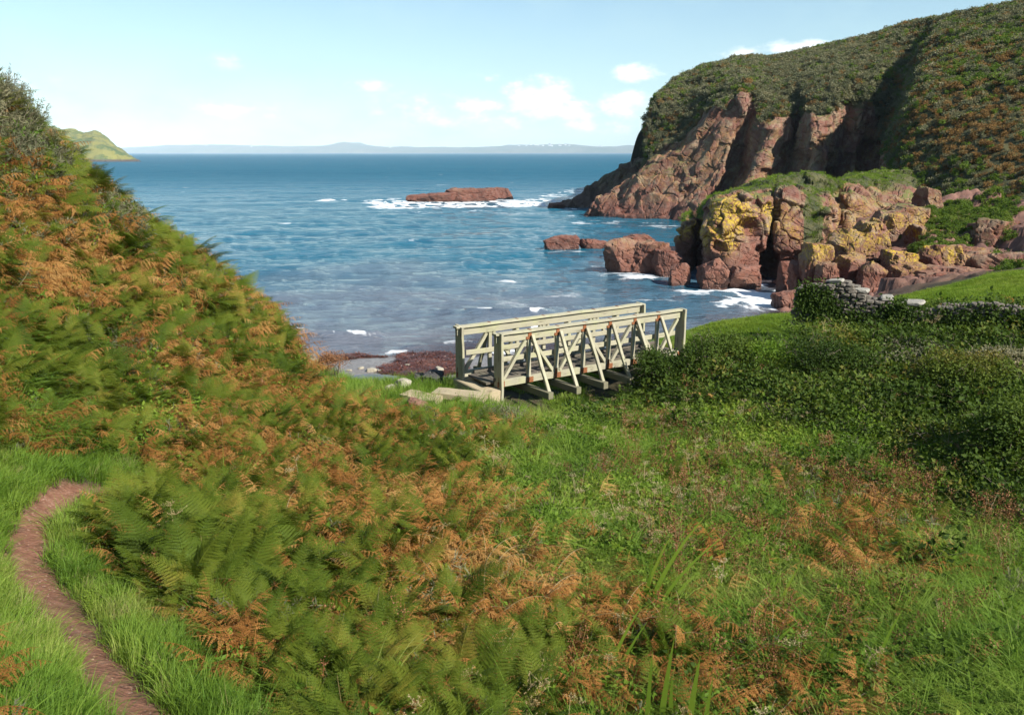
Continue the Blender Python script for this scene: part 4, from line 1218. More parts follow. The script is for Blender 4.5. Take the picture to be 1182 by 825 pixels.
def scatter(name, coll, pts, nrm, scale, align=.4, idx=None, tilt=.12, wind=None, **props):
    c, n = coll
    pts = np.asarray(pts, np.float32); m = len(pts)
    if m == 0: return
    rot = np.zeros((m, 3), np.float32)
    nv = nrm * align + np.array([0, 0, 1]) * (1 - align) + RNG.normal(0, tilt, (m, 3))
    nv /= np.linalg.norm(nv, axis=1, keepdims=True)
    th_ = RNG.uniform(0, 2 * math.pi, m)
    # euler XYZ whose z axis is nv after a spin about z
    el_ = np.arccos(np.clip(nv[:, 2], -1, 1)); az_ = np.arctan2(nv[:, 1], nv[:, 0])
    for i in range(m):
        e = (Matrix.Rotation(az_[i], 3, 'Z') @ Matrix.Rotation(el_[i], 3, 'Y') @ Matrix.Rotation(th_[i] - az_[i], 3, 'Z')).to_euler()
        rot[i] = e
    me = bpy.data.meshes.new(name); me.vertices.add(m); me.vertices.foreach_set('co', pts.ravel())
    a = me.attributes.new('rot', 'FLOAT_VECTOR', 'POINT'); a.data.foreach_set('vector', rot.ravel())
    a = me.attributes.new('size', 'FLOAT', 'POINT'); a.data.foreach_set('value', np.asarray(scale, np.float32))
    a = me.attributes.new('kind_index', 'INT', 'POINT'); a.data.foreach_set('value', (RNG.integers(0, n, m) if idx is None else idx).astype(np.int32))
    o = link(name, me, kind='stuff', **props)
    g = bpy.data.node_groups.new(name, 'GeometryNodeTree')
    g.interface.new_socket('Geometry', in_out='INPUT', socket_type='NodeSocketGeometry'); g.interface.new_socket('Geometry', in_out='OUTPUT', socket_type='NodeSocketGeometry')
    gi = g.nodes.new('NodeGroupInput'); go = g.nodes.new('NodeGroupOutput'); ip = g.nodes.new('GeometryNodeInstanceOnPoints'); ci = g.nodes.new('GeometryNodeCollectionInfo')
    ci.inputs['Collection'].default_value = c; ci.inputs['Separate Children'].default_value = True; ci.inputs['Reset Children'].default_value = True
    def na(nm, t):
        q = g.nodes.new('GeometryNodeInputNamedAttribute'); q.data_type = t; q.inputs[0].default_value = nm; return q.outputs[0]
    L_ = g.links.new
    L_(gi.outputs[0], ip.inputs['Points']); L_(ci.outputs[0], ip.inputs['Instance']); ip.inputs['Pick Instance'].default_value = True
    L_(na('kind_index', 'INT'), ip.inputs['Instance Index']); L_(na('size', 'FLOAT'), ip.inputs['Scale'])
    e2r = g.nodes.new('FunctionNodeEulerToRotation'); L_(na('rot', 'FLOAT_VECTOR'), e2r.inputs[0]); L_(e2r.outputs[0], ip.inputs['Rotation'])
    L_(ip.outputs[0], go.inputs[0])
    md = o.modifiers.new('cover', 'NODES'); md.node_group = g
    return o

PR = {}
PR['grass'] = protos('grass_tuft', [tuft(s, 46, .15, .22, .48, .0085, .9, [M['grass']]) for s in range(5)])
PR['tall'] = protos('tall_tuft', [tuft(10 + s, 60, .17, .38, .72, .011, 1.15, [M['grass']], 1.0, 5) for s in range(5)])
PR['short'] = protos('short_tuft', [tuft(20 + s, 60, .16, .06, .17, .007, .9, [M['grass']], seg=3) for s in range(4)])
PR['lawn'] = protos('field_tuft', [tuft(30 + s, 60, .22, .04, .12, .011, .9, [M['lawn']], seg=2) for s in range(3)])
PR['straw'] = protos('straw_tuft', [tuft(40 + s, 26, .13, .35, .75, .006, .7, [M['straw']]) for s in range(3)])
PR['fern'] = protos('green_bracken', [fern_clump(50 + s, 5, .62, False) for s in range(6)])
PR['fernb'] = protos('brown_bracken', [fern_clump(70 + s, 5, .58, True) for s in range(6)])
PR['herb'] = protos('herb_clump', [leafy(90 + s, 150, .22, .42, .065, .036, [M['herb']], 0, .9, 8) for s in range(4)])
PR['bramble'] = protos('bramble_clump', [leafy(100 + s, 230, .42, .42, .062, .042, [M['bramble'], M['twig']], .004, .8, 9) for s in range(4)])
PR['dock'] = protos('dock_stalk', [dock(110 + s, .75) for s in range(5)])
PR['umbel'] = protos('umbel_stalk', [umbel(120 + s, .8) for s in range(4)])
PR['gorse'] = protos('gorse_clump', [needle_clump(130 + s, 420, .38, .5, .075, [M['scrub'], M['twig']], .013) for s in range(3)])
PR['scrub'] = protos('hill_scrub', [leafy(140 + s, 170, .62, .62, .24, .15, [M['scrub'], M['twig']], .012, .6, 10) for s in range(4)])
PR['scrubg'] = protos('hill_green', [leafy(150 + s, 160, .6, .55, .22, .14, [M['scrubg'], M['twig']], .012, .6, 10) for s in range(3)])
PR['scrubb'] = protos('hill_bracken', [leafy(160 + s, 170, .6, .5, .26, .11, [M['scrubb'], M['twig']], .01, .8, 10) for s in range(3)])
PR['kelp'] = protos('kelp_heap', [flake(170 + s) for s in range(3)])

# ---- candidate points on the near ground, thinning with distance
def candidates(n, ymin, ymax, seed, power=1.25):
    r = np.random.default_rng(seed)
    y = (r.random(n) * (ymax ** power - ymin ** power) + ymin ** power) ** (1 / power)
    x = (r.random(n) * 2 - 1) * (y * .74 + 1.2)
    xy = np.column_stack([x, y]); z = ground(xy)
    return np.column_stack([xy, z])

def blob(px, py, lst):
    w = np.zeros(len(px))
    for cx, cy, rx, ry, a in lst:
        w += a * np.exp(-(((px - cx) / rx) ** 2 + ((py - cy) / ry) ** 2))
    return w

WT_ = dict(
 g=[(30,500,90,70,4),(100,560,60,45,4),(110,640,50,70,5),(60,800,90,60,6),(10,690,40,80,5),(200,770,120,55,3),(330,805,110,35,2.5),(430,462,60,16,5),(560,510,100,45,3.5),(620,590,100,60,2.2),(660,640,90,50,3),(820,690,130,90,3.2),(1010,730,150,70,3),(1110,640,80,70,2.5),(700,500,90,40,2),(870,395,70,18,4),(920,400,60,14,2.5),(520,560,60,50,1.2),(860,540,120,40,2),(1150,780,80,60,2.5)],
 f=[(170,600,75,50,3.5),(250,650,80,60,4),(340,690,90,50,3),(430,750,90,60,2.6),(520,800,90,45,3.6),(360,520,60,40,2.2),(220,520,80,40,1.6),(60,400,120,120,1.4),(150,320,80,60,2),(250,380,60,50,1.0),(500,690,50,30,1.5),(470,600,60,40,1.0),(640,740,70,40,.8),(330,610,60,50,1.4)],
 b=[(330,500,130,36,7),(300,560,80,35,3.90),(400,560,90,60,5.5),(480,640,85,60,5.5),(560,730,100,60,4.16),(640,790,90,45,4.16),(870,800,110,40,4.42),(300,735,80,22,2.86),(20,260,60,90,3.38),(50,330,60,40,1.82),(230,430,70,50,3.38),(180,380,70,40,2.08),(300,400,40,60,3.12),(215,290,40,30,1.82),(340,440,30,30,2.08),(420,500,60,25,3.12),(520,590,60,35,2.08),(150,440,60,25,1.82),(500,520,40,30,1.82),(700,700,70,40,1.56),(990,630,60,40,1.17)],
 n=[(620,590,70,40,2.6),(560,478,80,26,2.4),(660,500,80,26,2.0),(1000,510,150,50,4.5),(880,500,90,30,2.4),(760,560,80,40,1.8),(1100,560,90,30,2.6),(950,460,60,30,1.6),(90,440,60,40,1.0),(250,470,60,30,.9),(480,470,40,18,2),(340,460,40,25,1.4),(180,490,50,20,1.2),(770,490,70,26,2)],
 k=[(900,600,90,40,0.76),(970,650,60,40,0.67),(870,720,70,50,0.76),(1010,560,100,26,0.71),(720,530,70,26,0.63),(790,560,60,30,0.55),(1150,600,60,40,0.63),(680,470,60,20,0.42),(600,660,50,30,0.42),(830,640,80,40,0.50),(1060,700,80,60,0.50),(740,690,40,40,0.55)],
 s=[(830,425,110,40,5),(960,425,90,34,4),(1100,440,110,55,6),(1150,530,60,45,5),(1050,475,60,30,3),(760,440,40,30,3),(20,130,50,60,3),(130,260,70,40,2),(260,330,60,40,2.0),(300,370,40,40,2.0),(60,190,50,40,2.4),(200,300,60,40,1.4),(100,230,60,30,1.6),(330,430,25,40,1.2),(1182,410,80,40,3)],
 d=[(360,410,26,30,2.2),(380,435,30,14,1.8),(250,470,60,20,.8),(560,470,60,14,.8),(1000,420,80,20,1.0),(120,480,80,20,1.0),(640,560,80,60,.6),(330,410,26,50,1.6)],
 u=[(1050,400,130,22,1.6),(680,500,80,30,.6),(600,560,60,40,.4),(1000,400,60,18,.8),(760,600,100,60,.35)],
 o=[(10,120,50,45,4),(40,175,30,30,2.2),(75,195,26,20,1.4),(150,240,40,20,1.2)])

def weights(P3):
    px, py, d = project(P3 + np.array([0, 0, .35]))
    py = np.clip(py, 0, 850); px = np.clip(px, -40, 1230)
    jit = fbm(P3 * np.array([.55, .55, 0]), 401, 4) * 60
    jx = fbm(P3 * np.array([.55, .55, 0]) + 50, 402, 4) * 60
    px = px + jx; py = py + jit * .6
    hill = smooth(430, 330, px) * smooth(520, 440, py)
    right = smooth(500, 600, px + .25 * (825 - py) * 0)
    base = dict(g=.35 + 2.6 * right - .2 * hill, f=.75 * (1 - right) + .015, b=.65 * (1 - right) + .03 + .6 * hill, n=.35 + .25 * right + .2 * hill, k=.03 + .02 * right, s=.05 + .75 * hill, d=.15, u=.02 + .04 * right, o=.02 + .1 * hill)
    w = {k_: np.maximum(base[k_] + blob(px, py, WT_[k_]), 0) for k_ in base}
    for i, k_ in enumerate(w):
        w[k_] = w[k_] * np.exp((3.4 if k_ in 'fb' else 2.2) * fbm(P3 * np.array([.5, .5, 0]) + 7.7 * i, 410 + i, 4))
    return w

def seen(P3, marg=60):
    px, py, d = project(P3)
    return (px > -marg) & (px < 1182 + marg) & (py < 825 + 110) & (P3[:, 1] > 1.2)

def near_cover(n, ymin, ymax, seed, size):
    P3 = candidates(n, ymin, ymax, seed)
    xy = P3[:, :2]
    pdm = path_dist(xy); fm = field_mask(xy)
    deckx = (xy - A0[:2]) @ np.array([math.cos(brot), math.sin(brot)]); decky = (xy - A0[:2]) @ np.array([-math.sin(brot), math.cos(brot)])
    onbridge = (deckx > -.7) & (deckx < BL + .7) & (decky > -.25) & (decky < BW + .3) & (P3[:, 2] > BZ - .95)
    stepx = (deckx > -2.6) & (deckx < .2) & (decky > -.9) & (decky < .9)
    wx = (xy - WA) @ wd_; wy = (xy - WA) @ wn
    inwall = (wx > -.2) & (np.abs(wy) < .35)
    ok = seen(P3) & (P3[:, 2] > 1.15 + .3 * fbm(P3 * .6, 420, 3)) & (fm < .5) & ~onbridge & ~inwall & (pdm > .25) & ~((xy[:, 1] > 23.5) & (xy[:, 0] > 8.0) & (wy < 0))
    P3 = P3[ok]; pdm = pdm[ok]; xy = xy[ok]; stepx = stepx[ok]
    w = weights(P3)
    close = np.clip(smooth(1.3, .75, pdm) + stepx * .9, 0, 1)
    # low growth where the view opens over the beach and in front of the bridge
    pxx, pyy, _d = project(P3 + np.array([0, 0, .75]))
    cap = np.interp(pxx, [312, 330, 365, 400, 440, 520, 560, 600, 660, 720, 745, 770, 800, 830, 915, 935], [355, 392, 440, 453, 458, 462, 466, 470, 468, 458, 436, 414, 402, 398, 388, 300])
    over = (P3[:, 1] > 11.5) & (pyy < cap) & (pxx > 312)
    gone = over & (RNG.random(len(P3)) < .35)
    close = np.maximum(close, over * 1.0)
    P3 = P3[~gone]; pdm = pdm[~gone]; w = {a: b[~gone] for a, b in w.items()}; close = close[~gone]
    for k_ in w:
        if k_ != 'g': w[k_] = w[k_] * np.clip(1 - close, 0, 1) 
    w['g'] = w['g'] + 2.5 * np.minimum(close, 1)
    ks = list(w); Wm = np.stack([w[k_] for k_ in ks], 1); Wm = Wm / Wm.sum(1, keepdims=True)
    cum = np.cumsum(Wm, 1); pick = (RNG.random(len(P3))[:, None] > cum).sum(1); pick = np.minimum(pick, len(ks) - 1)
    return P3, {k_: pick == i for i, k_ in enumerate(ks)}, close, size

layers = [near_cover(16000, 1.6, 9.5, 1, .80), near_cover(19000, 8.5, 17, 2, 1.0), near_cover(17000, 16, 27, 3, 1.25)]
def gather(key):
    P_, C_, S_ = [], [], []
    for P3, mk, close, size in layers:
        m = mk[key]; P_.append(P3[m]); C_.append(close[m]); S_.append(np.full(m.sum(), size))
    P3 = np.concatenate(P_); return P3, np.concatenate(C_), np.concatenate(S_) * RNG.uniform(.75, 1.25, len(P3))
for k_ in WT_: pass
def put(name, key, proto, f=1.0, align=.45, sel=None, keep=1.0, tilt=.14, dz=0.0):
    P3, cl_, sz = gather(key)
    m = RNG.random(len(P3)) < keep
    if sel is not None: m &= sel(P3, cl_)
    P3 = P3[m]; sz = sz[m]
    P3 = P3 + np.array([0, 0, dz])
    scatter(name, PR[proto], P3, gnormal(P3[:, :2]), sz * f, align, tilt=tilt)
put('grass', 'g', 'tall', 1.0, sel=lambda p, c: c < .5)
put('short_grass', 'g', 'short', 1.2, sel=lambda p, c: (c >= .5) & (RNG.random(len(p)) < .5))
put('verge_grass', 'g', 'grass', .78, sel=lambda p, c: c >= .5, keep=.55)
put('verge_herbs', 'g', 'herb', .42, sel=lambda p, c: c >= .5, keep=.07)
put('verge_straw', 'g', 'straw', .42, sel=lambda p, c: c >= .5, keep=.08, tilt=.4)
put('green_bracken', 'f', 'fern', .88, .55, tilt=.22)
put('brown_bracken', 'b', 'fernb', .92, .5, tilt=.22)
put('leafy_herbs', 'n', 'herb', 1.05, .4)
put('brambles', 's', 'bramble', 1.3, .4, sel=lambda p, c: p[:, 0] > 1.0)
_s1 = RNG.random(200000)
put('slope_brambles', 's', 'bramble', .72, .4, sel=lambda p, c: (p[:, 0] <= 1.0) & (_s1[:len(p)] < .4), dz=-.08)
put('slope_scrub', 's', 'gorse', .95, .4, sel=lambda p, c: (p[:, 0] <= 1.0) & (_s1[:len(p)] >= .4), dz=-.1)
put('brown_docks', 'k', 'dock', .9, .1, keep=.9)
put('dry_grass', 'd', 'straw', .85, .3)
put('seeding_umbels', 'u', 'umbel', .85, .05, keep=.35)
put('gorse', 'o', 'gorse', 1.2, .3)
# under-layer of grass below the taller plants
P3, mk, close, size = near_cover(11000, 1.6, 24, 9, 1.0)
P3 = P3[~(mk['s'] & (RNG.random(len(P3)) < .8)) & (close < .5)]
scatter('undergrowth', PR['grass'], P3, gnormal(P3[:, :2]), RNG.uniform(.5, .85, len(P3)) * (1 + .02 * P3[:, 1]), .4, tilt=.15)

# short grass of the field
q = np.column_stack([RNG.uniform(4.5, 30, 60000), RNG.uniform(21, 37, 60000)])
q = q[(field_mask(q) > RNG.uniform(.25, .75, len(q)))]
q3 = np.column_stack([q, ground(q)]); q3 = q3[seen(q3)]
scatter('field_grass', PR['lawn'], q3, gnormal(q3[:, :2]), RNG.uniform(.8, 1.5, len(q3)), .8)

# seaweed thrown up on the beach
q = np.column_stack([RNG.uniform(-9, 7, 42000), RNG.uniform(25.5, 43, 42000)])
q3 = np.column_stack([q, ground(q)]); px, py, _ = project(q3)
kw = blob(px + 14 * fbm(q3 * .9, 431, 3), py + 7 * fbm(q3 * .9, 432, 3), [(360,412,40,5,1.4),(420,411,26,4,1.2),(500,388,50,6,1.3),(545,395,60,14,1.2),(490,412,26,10,1.2),(470,427,30,6,1.3),(500,424,40,8,1.1),(385,394,16,3,1.1),(440,381,60,2.5,.9),(520,380,60,4,1.1),(650,375,80,10,.9)])
m = (RNG.random(len(q)) < smooth(.45, .85, kw)) & (q3[:, 2] > -.15) & (q3[:, 2] < 1.6)
q3 = q3[m]
scatter('seaweed', PR['kelp'], q3, gnormal(q3[:, :2]), RNG.uniform(.5, 1.0, len(q3)), .9, tilt=.1)

# ---- cover on the headland and the outcrop
def hill_points(Vg, mask, shape, n, seed):
    Vq = Vg.reshape(shape + (3,)); mm = mask.reshape(shape)
    du = np.linalg.norm(np.gradient(Vq, axis=0), axis=-1); dv = np.linalg.norm(np.gradient(Vq, axis=1), axis=-1)
    w = (du * dv * mm).ravel(); w = w / w.sum()
    i = np.random.default_rng(seed).choice(len(w), n, p=w)
    return i
px, py, dd = project(headV)
vis = (px > 640) & (px < 1260) & (RP < 6.4) & (RP > .6)
hm_ = (1 - rockm) * vis
i = hill_points(headV, hm_, (nC, nR), 21000, 3)
Ph = headV[i] + RNG.normal(0, .25, (len(i), 3)) * np.array([1, 1, .3]); pxh, pyh = px[i], py[i]; near = dd[i]
jx = 30 * fbm(Ph * .15, 440, 4); jy = 20 * fbm(Ph * .15, 441, 4)
brn = blob(pxh + jx, pyh + jy, [(1130,150,60,50,1.6),(1090,180,40,40,1.2),(1160,210,40,50,1.5),(1070,120,30,60,.7),(1182,60,60,20,.8),(1100,60,60,14,.7),(780,140,40,14,.5),(1130,110,40,10,.9),(1182,160,40,60,1)]) + .22
grn = blob(pxh + jx, pyh + jy, [(1110,90,50,14,1.2),(1060,205,34,30,1.8),(1100,250,44,40,2.0),(1160,45,50,18,1.2),(1150,90,40,20,.9),(1120,200,20,20,.8),(800,100,50,20,.4),(860,130,20,60,.5),(1080,100,40,20,.8),(1040,190,20,30,1.0)]) + .22
scr = .75 + blob(pxh, pyh, [(900,90,120,40,.8),(1000,100,60,40,1.2)])
Wm = np.stack([brn, grn, scr], 1) * np.exp(1.2 * np.stack([fbm(Ph * .35 + 9 * j, 450 + j, 3) for j in range(3)], 1)); Wm /= Wm.sum(1, keepdims=True)
pk = (RNG.random(len(i))[:, None] > np.cumsum(Wm, 1)).sum(1)
szh = RNG.uniform(.55, 1.15, len(i)) * np.clip(near / 110, .5, .95)
for j, (nm, pr) in enumerate([('headland_bracken', 'scrubb'), ('headland_greenery', 'scrubg'), ('headland_scrub', 'scrub')]):
    m = pk == j
    scatter(nm, PR[pr], Ph[m], headN[i][m], szh[m] * (1.0 if j else .9), .55, tilt=.2)
pxo, pyo, ddo = project(OV)
i = hill_points(OV, (1 - orock) * (ORP > 1.5) * (ORP < 5) * 1.0, G.shape[:2], 2600, 5)
Po = OV[i]
hang = ORP[i] < 2.8
scatter('outcrop_grass', PR['lawn'], Po, N[i], RNG.uniform(.9, 2.2, len(i)), .6, tilt=.2)
# ivy and grass on the rocks of the right-hand shore
q = np.column_stack([RNG.uniform(16, 46, 30000), RNG.uniform(38, 66, 30000)]); q3 = np.column_stack([q, ground(q)]); px, py, dd_ = project(q3)
iv = blob(px + 10 * fbm(q3 * .5, 460, 3), py + 8 * fbm(q3 * .5, 461, 3), [(1100,262,40,30,1.3),(1060,290,14,6,.9),(1140,240,40,20,1.2),(1030,275,20,8,.6),(1165,275,30,14,.6),(1180,305,40,10,1.0),(1120,300,40,6,.5)])
m = (RNG.random(len(q)) < smooth(.4, .9, iv) * .5) & (px > 960) & (px < 1230)
q3 = q3[m]
scatter('shore_ivy', PR['scrubg'], q3, gnormal(q3[:, :2]), RNG.uniform(.25, .6, len(q3)), .6, tilt=.25)
# loose stones trodden into the path
def pebble(seed):
    rg_ = random.Random(seed); b_ = bmesh.new(); bmesh.ops.create_icosphere(b_, subdivisions=2, radius=.016)
    for v in b_.verts: v.co = Vector((v.co.x * 1.2, v.co.y, v.co.z * .6)) * rg_.uniform(.8, 1.2)
    me_ = bpy.data.meshes.new('pebble'); b_.to_mesh(me_); b_.free(); me_.materials.append(PEB); return me_
kk_ = NT('path_stone'); PEB = kk_.done(kk_.bsdf(kk_.ramp(kk_.n('ShaderNodeObjectInfo').outputs['Random'], [(0, (.10, .05, .035)), (.6, (.17, .09, .06)), (.9, (.22, .14, .10)), (1, (.30, .23, .18))]), .9))
PR['peb'] = protos('path_pebble', [pebble(s) for s in range(4)])
t_ = RNG.random(700) * (len(_pp) - 1.01); j_ = t_.astype(int); q = _pp[j_, :2] * (1 - (t_ - j_))[:, None] + _pp[j_ + 1, :2] * (t_ - j_)[:, None] + RNG.normal(0, .13, (700, 2))
q = q[path_dist(q) < .27]; q3 = np.column_stack([q, ground(q)])
scatter('path_gravel', PR['peb'], q3, gnormal(q), RNG.uniform(.25, 1.0, len(q)) ** 1.8, 1.0, tilt=.2)
# ------------------------------------------------------------------ plants that stand out one by one
def clear_of(xy, used, d):
    return all((xy[0] - u[0]) ** 2 + (xy[1] - u[1]) ** 2 > d * d for u in used)
FG = [frond(500 + s, .62 + .04 * (s % 3), .22 + .05 * (s % 3), False, lean0=.15 + .1 * (s % 3), lean1=1.35 + .12 * (s % 4)) for s in range(6)]
FB = [frond(520 + s, .58 + .04 * (s % 3), .18 + .05 * (s % 3), True, lean0=.2 + .12 * (s % 3), lean1=1.5 + .15 * (s % 3)) for s in range(6)]
used = []
cand = []
for P3, mk, close, size in layers[:2]:
    for kk, br_ in (('f', False), ('b', True)):
        m = mk[kk] & (close < .4) & (P3[:, 1] < 10.5)
        cand += [(p_[1], tuple(p_), br_) for p_ in P3[m]]
rs = random.Random(5)
rs.shuffle(cand)
cand.sort(key=lambda c: c[0] + rs.uniform(0, 3))
ng = 0
for _, p_, br_ in cand:
    if len(used) >= 140: break
    if not clear_of(p_, used, .30): continue
    px_, py_, _d = project(np.array([p_])); px_ = px_[0]; py_ = py_[0]
    if px_ < 5 or px_ > 1175 or py_ > 850 or (px_ > 640 and not (py_ > 745 and px_ < 960)): continue
    used.append(p_)
    lab = 'rust-brown withered bracken fern with curling fronds in the near undergrowth' if br_ else 'fresh green bracken fern with spreading fronds in the near undergrowth'
    o = root('bracken_fern', (p_[0], p_[1], p_[2] + .05), rs.uniform(0, 6.28), label=lab, category='fern', group='withered brown ferns near the path' if br_ else 'green ferns near the path')
    n = gnormal(np.array([p_[:2]]))[0]
    for j in range(rs.choice((3, 4, 4, 5))):
        f = link('frond', rs.choice(FB if br_ else FG), o)
        f.location = (rs.uniform(-.06, .06), rs.uniform(-.06, .06), 0)
        sc = rs.uniform(.8, 1.25) * (.92 if p_[1] > 6.5 else .72)
        f.scale = (sc, sc, sc); f.rotation_euler = (rs.uniform(-.2, .2), rs.uniform(-.25, .2), rs.uniform(0, 6.28))

def flag_plant(px, py, Y, blades, label):
    p_ = at(px, py, Y); g = gz(p_[0], Y)
    o = root('flag_iris', (p_[0], Y, g), 0, label=label, category='plant')
    for (dx, hh, lean, w) in blades:
        hh *= 1.5; lean *= 1.45; w *= 1.3; dx *= 1.3
        pb = PB(); pts = []; ws = []
        for i in range(9):
            t = i / 8
            pts.append(Vector((dx + lean * t ** 1.6, .06 * math.sin(dx * 40) + .04 * t, hh * (t - .12 * abs(lean) * t * t))))
            ws.append(w * (1 - t ** 2.4) + .001)
        pb.strip(pts, ws, Vector((.92, -.38, .0)).normalized())
        link('blade', pb.mesh('blade', M['flag']), o)
flag_plant(748, 665, 7.6, [(-.06, .75, .22, .035), (0, .95, .42, .04), (.06, .8, .52, .034), (-.02, .6, .05, .03), (.1, .5, .3, .03)], 'tall sword-leaved plant leaning right in the mid-grass, tallest of its kind')
flag_plant(772, 800, 5.2, [(-.12, .62, .02, .034), (-.05, .72, .06, .04), (.03, .45, .0, .036), (.12, .6, .05, .045), (.2, .5, .04, .034)], 'clump of upright yellow-green sword leaves at the bottom beside brown bracken')
flag_plant(700, 742, 6.2, [(0, .62, .22, .03), (.06, .5, .2, .026)], 'two thin sword leaves leaning right below the tall sword-leaved plant')
flag_plant(876, 735, 6.4, [(0, .42, .26, .036), (.05, .34, .22, .03)], 'short sword-leaved plant with a yellowing tip beside brown docks')
flag_plant(898, 680, 7.6, [(0, .5, .16, .03), (-.08, .42, .12, .026)], 'single bright blade pair in the deep grass right of centre')
flag_plant(516, 590, 10.2, [(0, .6, .05, .05), (.08, .45, .03, .045)], 'broad upright bright green leaf pair left of the yellow-green herbs')
flag_plant(1010, 745, 6.2, [(0, .55, .16, .028), (.05, .4, .2, .026)], 'thin lone sword leaf pair at the right of the meadow')

def bush(px, py, Y, rx, rz, n, mat, label, cat, seed, L=.065, w=.045, name='bramble_bush', f=1.0):
    if name == 'bramble_bush': rx, rz, n = rx * 1.12, rz * 1.2, int(n * 1.35)
    p_ = at(px, py, Y); g = gz(p_[0], Y)
    o = root(name, (p_[0], Y, g), 0, label=label, category=cat)
    rs = random.Random(seed); pb = PB(); tw = PB()
    lobes = [(rs.uniform(-.5, .5) * rx, rs.uniform(-.4, .4) * rx, rs.uniform(.45, .75) * rz, rs.uniform(.35, .6) * rx) for _ in range(7)] + [(0, 0, .5 * rz, .6 * rx)]
    for i in range(n):
        lx, ly, lz, lr = rs.choice(lobes)
        d = rv(rs).normalized(); d.z = abs(d.z) * .9 - .25 * rs.random()
        q = Vector((lx, ly, lz)) + Vector((d.x * lr, d.y * lr, d.z * lr * rz / rx)) * (1 - .35 * rs.random() ** 2) + rv(rs, .05)
        if q.z < 0: q.z = rs.random() * .2
        pb.leaf(q, (d + rv(rs, 1.0)).normalized(), (d + Vector((0, 0, .6)) + rv(rs, .6)).normalized(), L * rs.uniform(.6, 1.3), w * rs.uniform(.6, 1.3))
    for i in range(26):
        lx, ly, lz, lr = rs.choice(lobes); d = rv(rs).normalized(); d.z = abs(d.z)
        e = Vector((lx, ly, lz)) + d * lr * 1.15
        tw.tube([Vector((rs.uniform(-.2, .2), rs.uniform(-.2, .2), -.05)), Vector((lx, ly, lz)) * .8 + rv(rs, .1), e, e + Vector((d.x, d.y, -.3)) * .2], [.008, .006, .004, .002])
    link('foliage', pb.mesh('foliage', mat), o); link('stems', tw.mesh('stems', M['twig']), o)
bush(768, 440, 20.0, .85, 1.1, 3600, M['bramble'], 'dark bramble bush crowding the right end of the bridge', 'bush', 1)
bush(830, 428, 20.2, 1.15, 1.1, 5200, M['bramble'], 'broad bramble mound just right of the bridge, below the short grass', 'bush', 2)
bush(893, 425, 20.0, 1.1, .9, 4600, M['herb'], 'lighter green bramble mound below the end of the stone wall', 'bush', 3)
bush(955, 440, 19.2, 1.1, 1.0, 4600, M['bramble'], 'dark bramble mound in the middle of the bank below the wall', 'bush', 4)
bush(1045, 430, 19.4, 1.2, .65, 4600, M['scrub'], 'brownish scrub mound on the bank below the overgrown wall', 'bush', 5)
bush(1120, 470, 17.0, 1.1, 1.15, 4600, M['bramble'], 'dark leafy bramble at the right, casting shade on green nettles', 'bush', 6)
bush(1165, 545, 13.2, .9, 1.2, 4200, M['bramble'], 'shaded bramble bush at the right edge halfway down', 'bush', 7)
bush(1175, 440, 18.0, 1.2, .9, 4600, M['scrub'], 'olive scrub at the right edge under the wall', 'bush', 8)
bush(1010, 500, 16.2, 1.1, .6, 4200, M['herb'], 'bright green nettle patch in the hollow under the bramble bank', 'bush', 9, name='nettle_patch')
bush(1090, 540, 14.0, 1.0, .55, 4000, M['herb'], 'bright green leafy patch right of the hollow, beside the shaded bramble', 'bush', 10, name='nettle_patch')
bush(910, 500, 16.0, .9, .5, 3200, M['bramble'], 'low bramble tangle left of the nettle patch', 'bush', 11)
bush(386, 432, 22.6, .62, .85, 2600, M['dock'], 'small rounded rusty-brown bush at the edge above the beach', 'bush', 12, .05, .022, 'brown_bush')
bush(630, 600, 10.0, .55, .5, 1700, M['herb'], 'yellow-green leafy herb clump in the middle of the meadow', 'plant', 13, .05, .035, 'herb_clump')
bush(590, 486, 16.4, .8, .5, 2600, M['scrub'], 'pale dusty-green willowherb clump in front of the bridge', 'plant', 14, .06, .02, 'willowherb_clump')
bush(345, 500, 13.6, .7, .55, 2400, M['scrubg'], 'dark green rounded herb among brown bracken, left of centre', 'plant', 15, .05, .03, 'herb_clump')
bush(350, 395, 21.2, .5, .6, 1500, M['straw'], 'dry straw-coloured scrub at the foot of the left hill', 'bush', 16, .09, .012, 'dry_bush')
bush(418, 560, 11.0, .6, .55, 2200, M['scrubg'], 'dark green herb clump among brown bracken in the centre left', 'plant', 17, .05, .03, 'herb_clump')

def spiky(px, py, Y, s, label, seed):
    p_ = at(px, py, Y); g = gz(p_[0], Y)
    o = root('gorse_bush', (p_[0], Y, g - .05), 0, label=label, category='bush')
    me = needle_clump(seed, 5200, .62 * s, .85 * s, .085, [M['scrub'], M['twig']], .016, 110)
    link('foliage', me, o)
spiky(8, 130, 18.2, 1.5, 'tall spiky gorse bush at the very top of the left slope', 1)
spiky(40, 165, 18.8, 1.0, 'smaller spiky gorse bush just below the topmost one', 2)
spiky(-25, 90, 17.8, 1.5, 'spiky gorse bush cut by the left edge of the picture', 3)
spiky(75, 200, 19.2, .8, 'low gorse bush on the skyline in front of the island', 4)

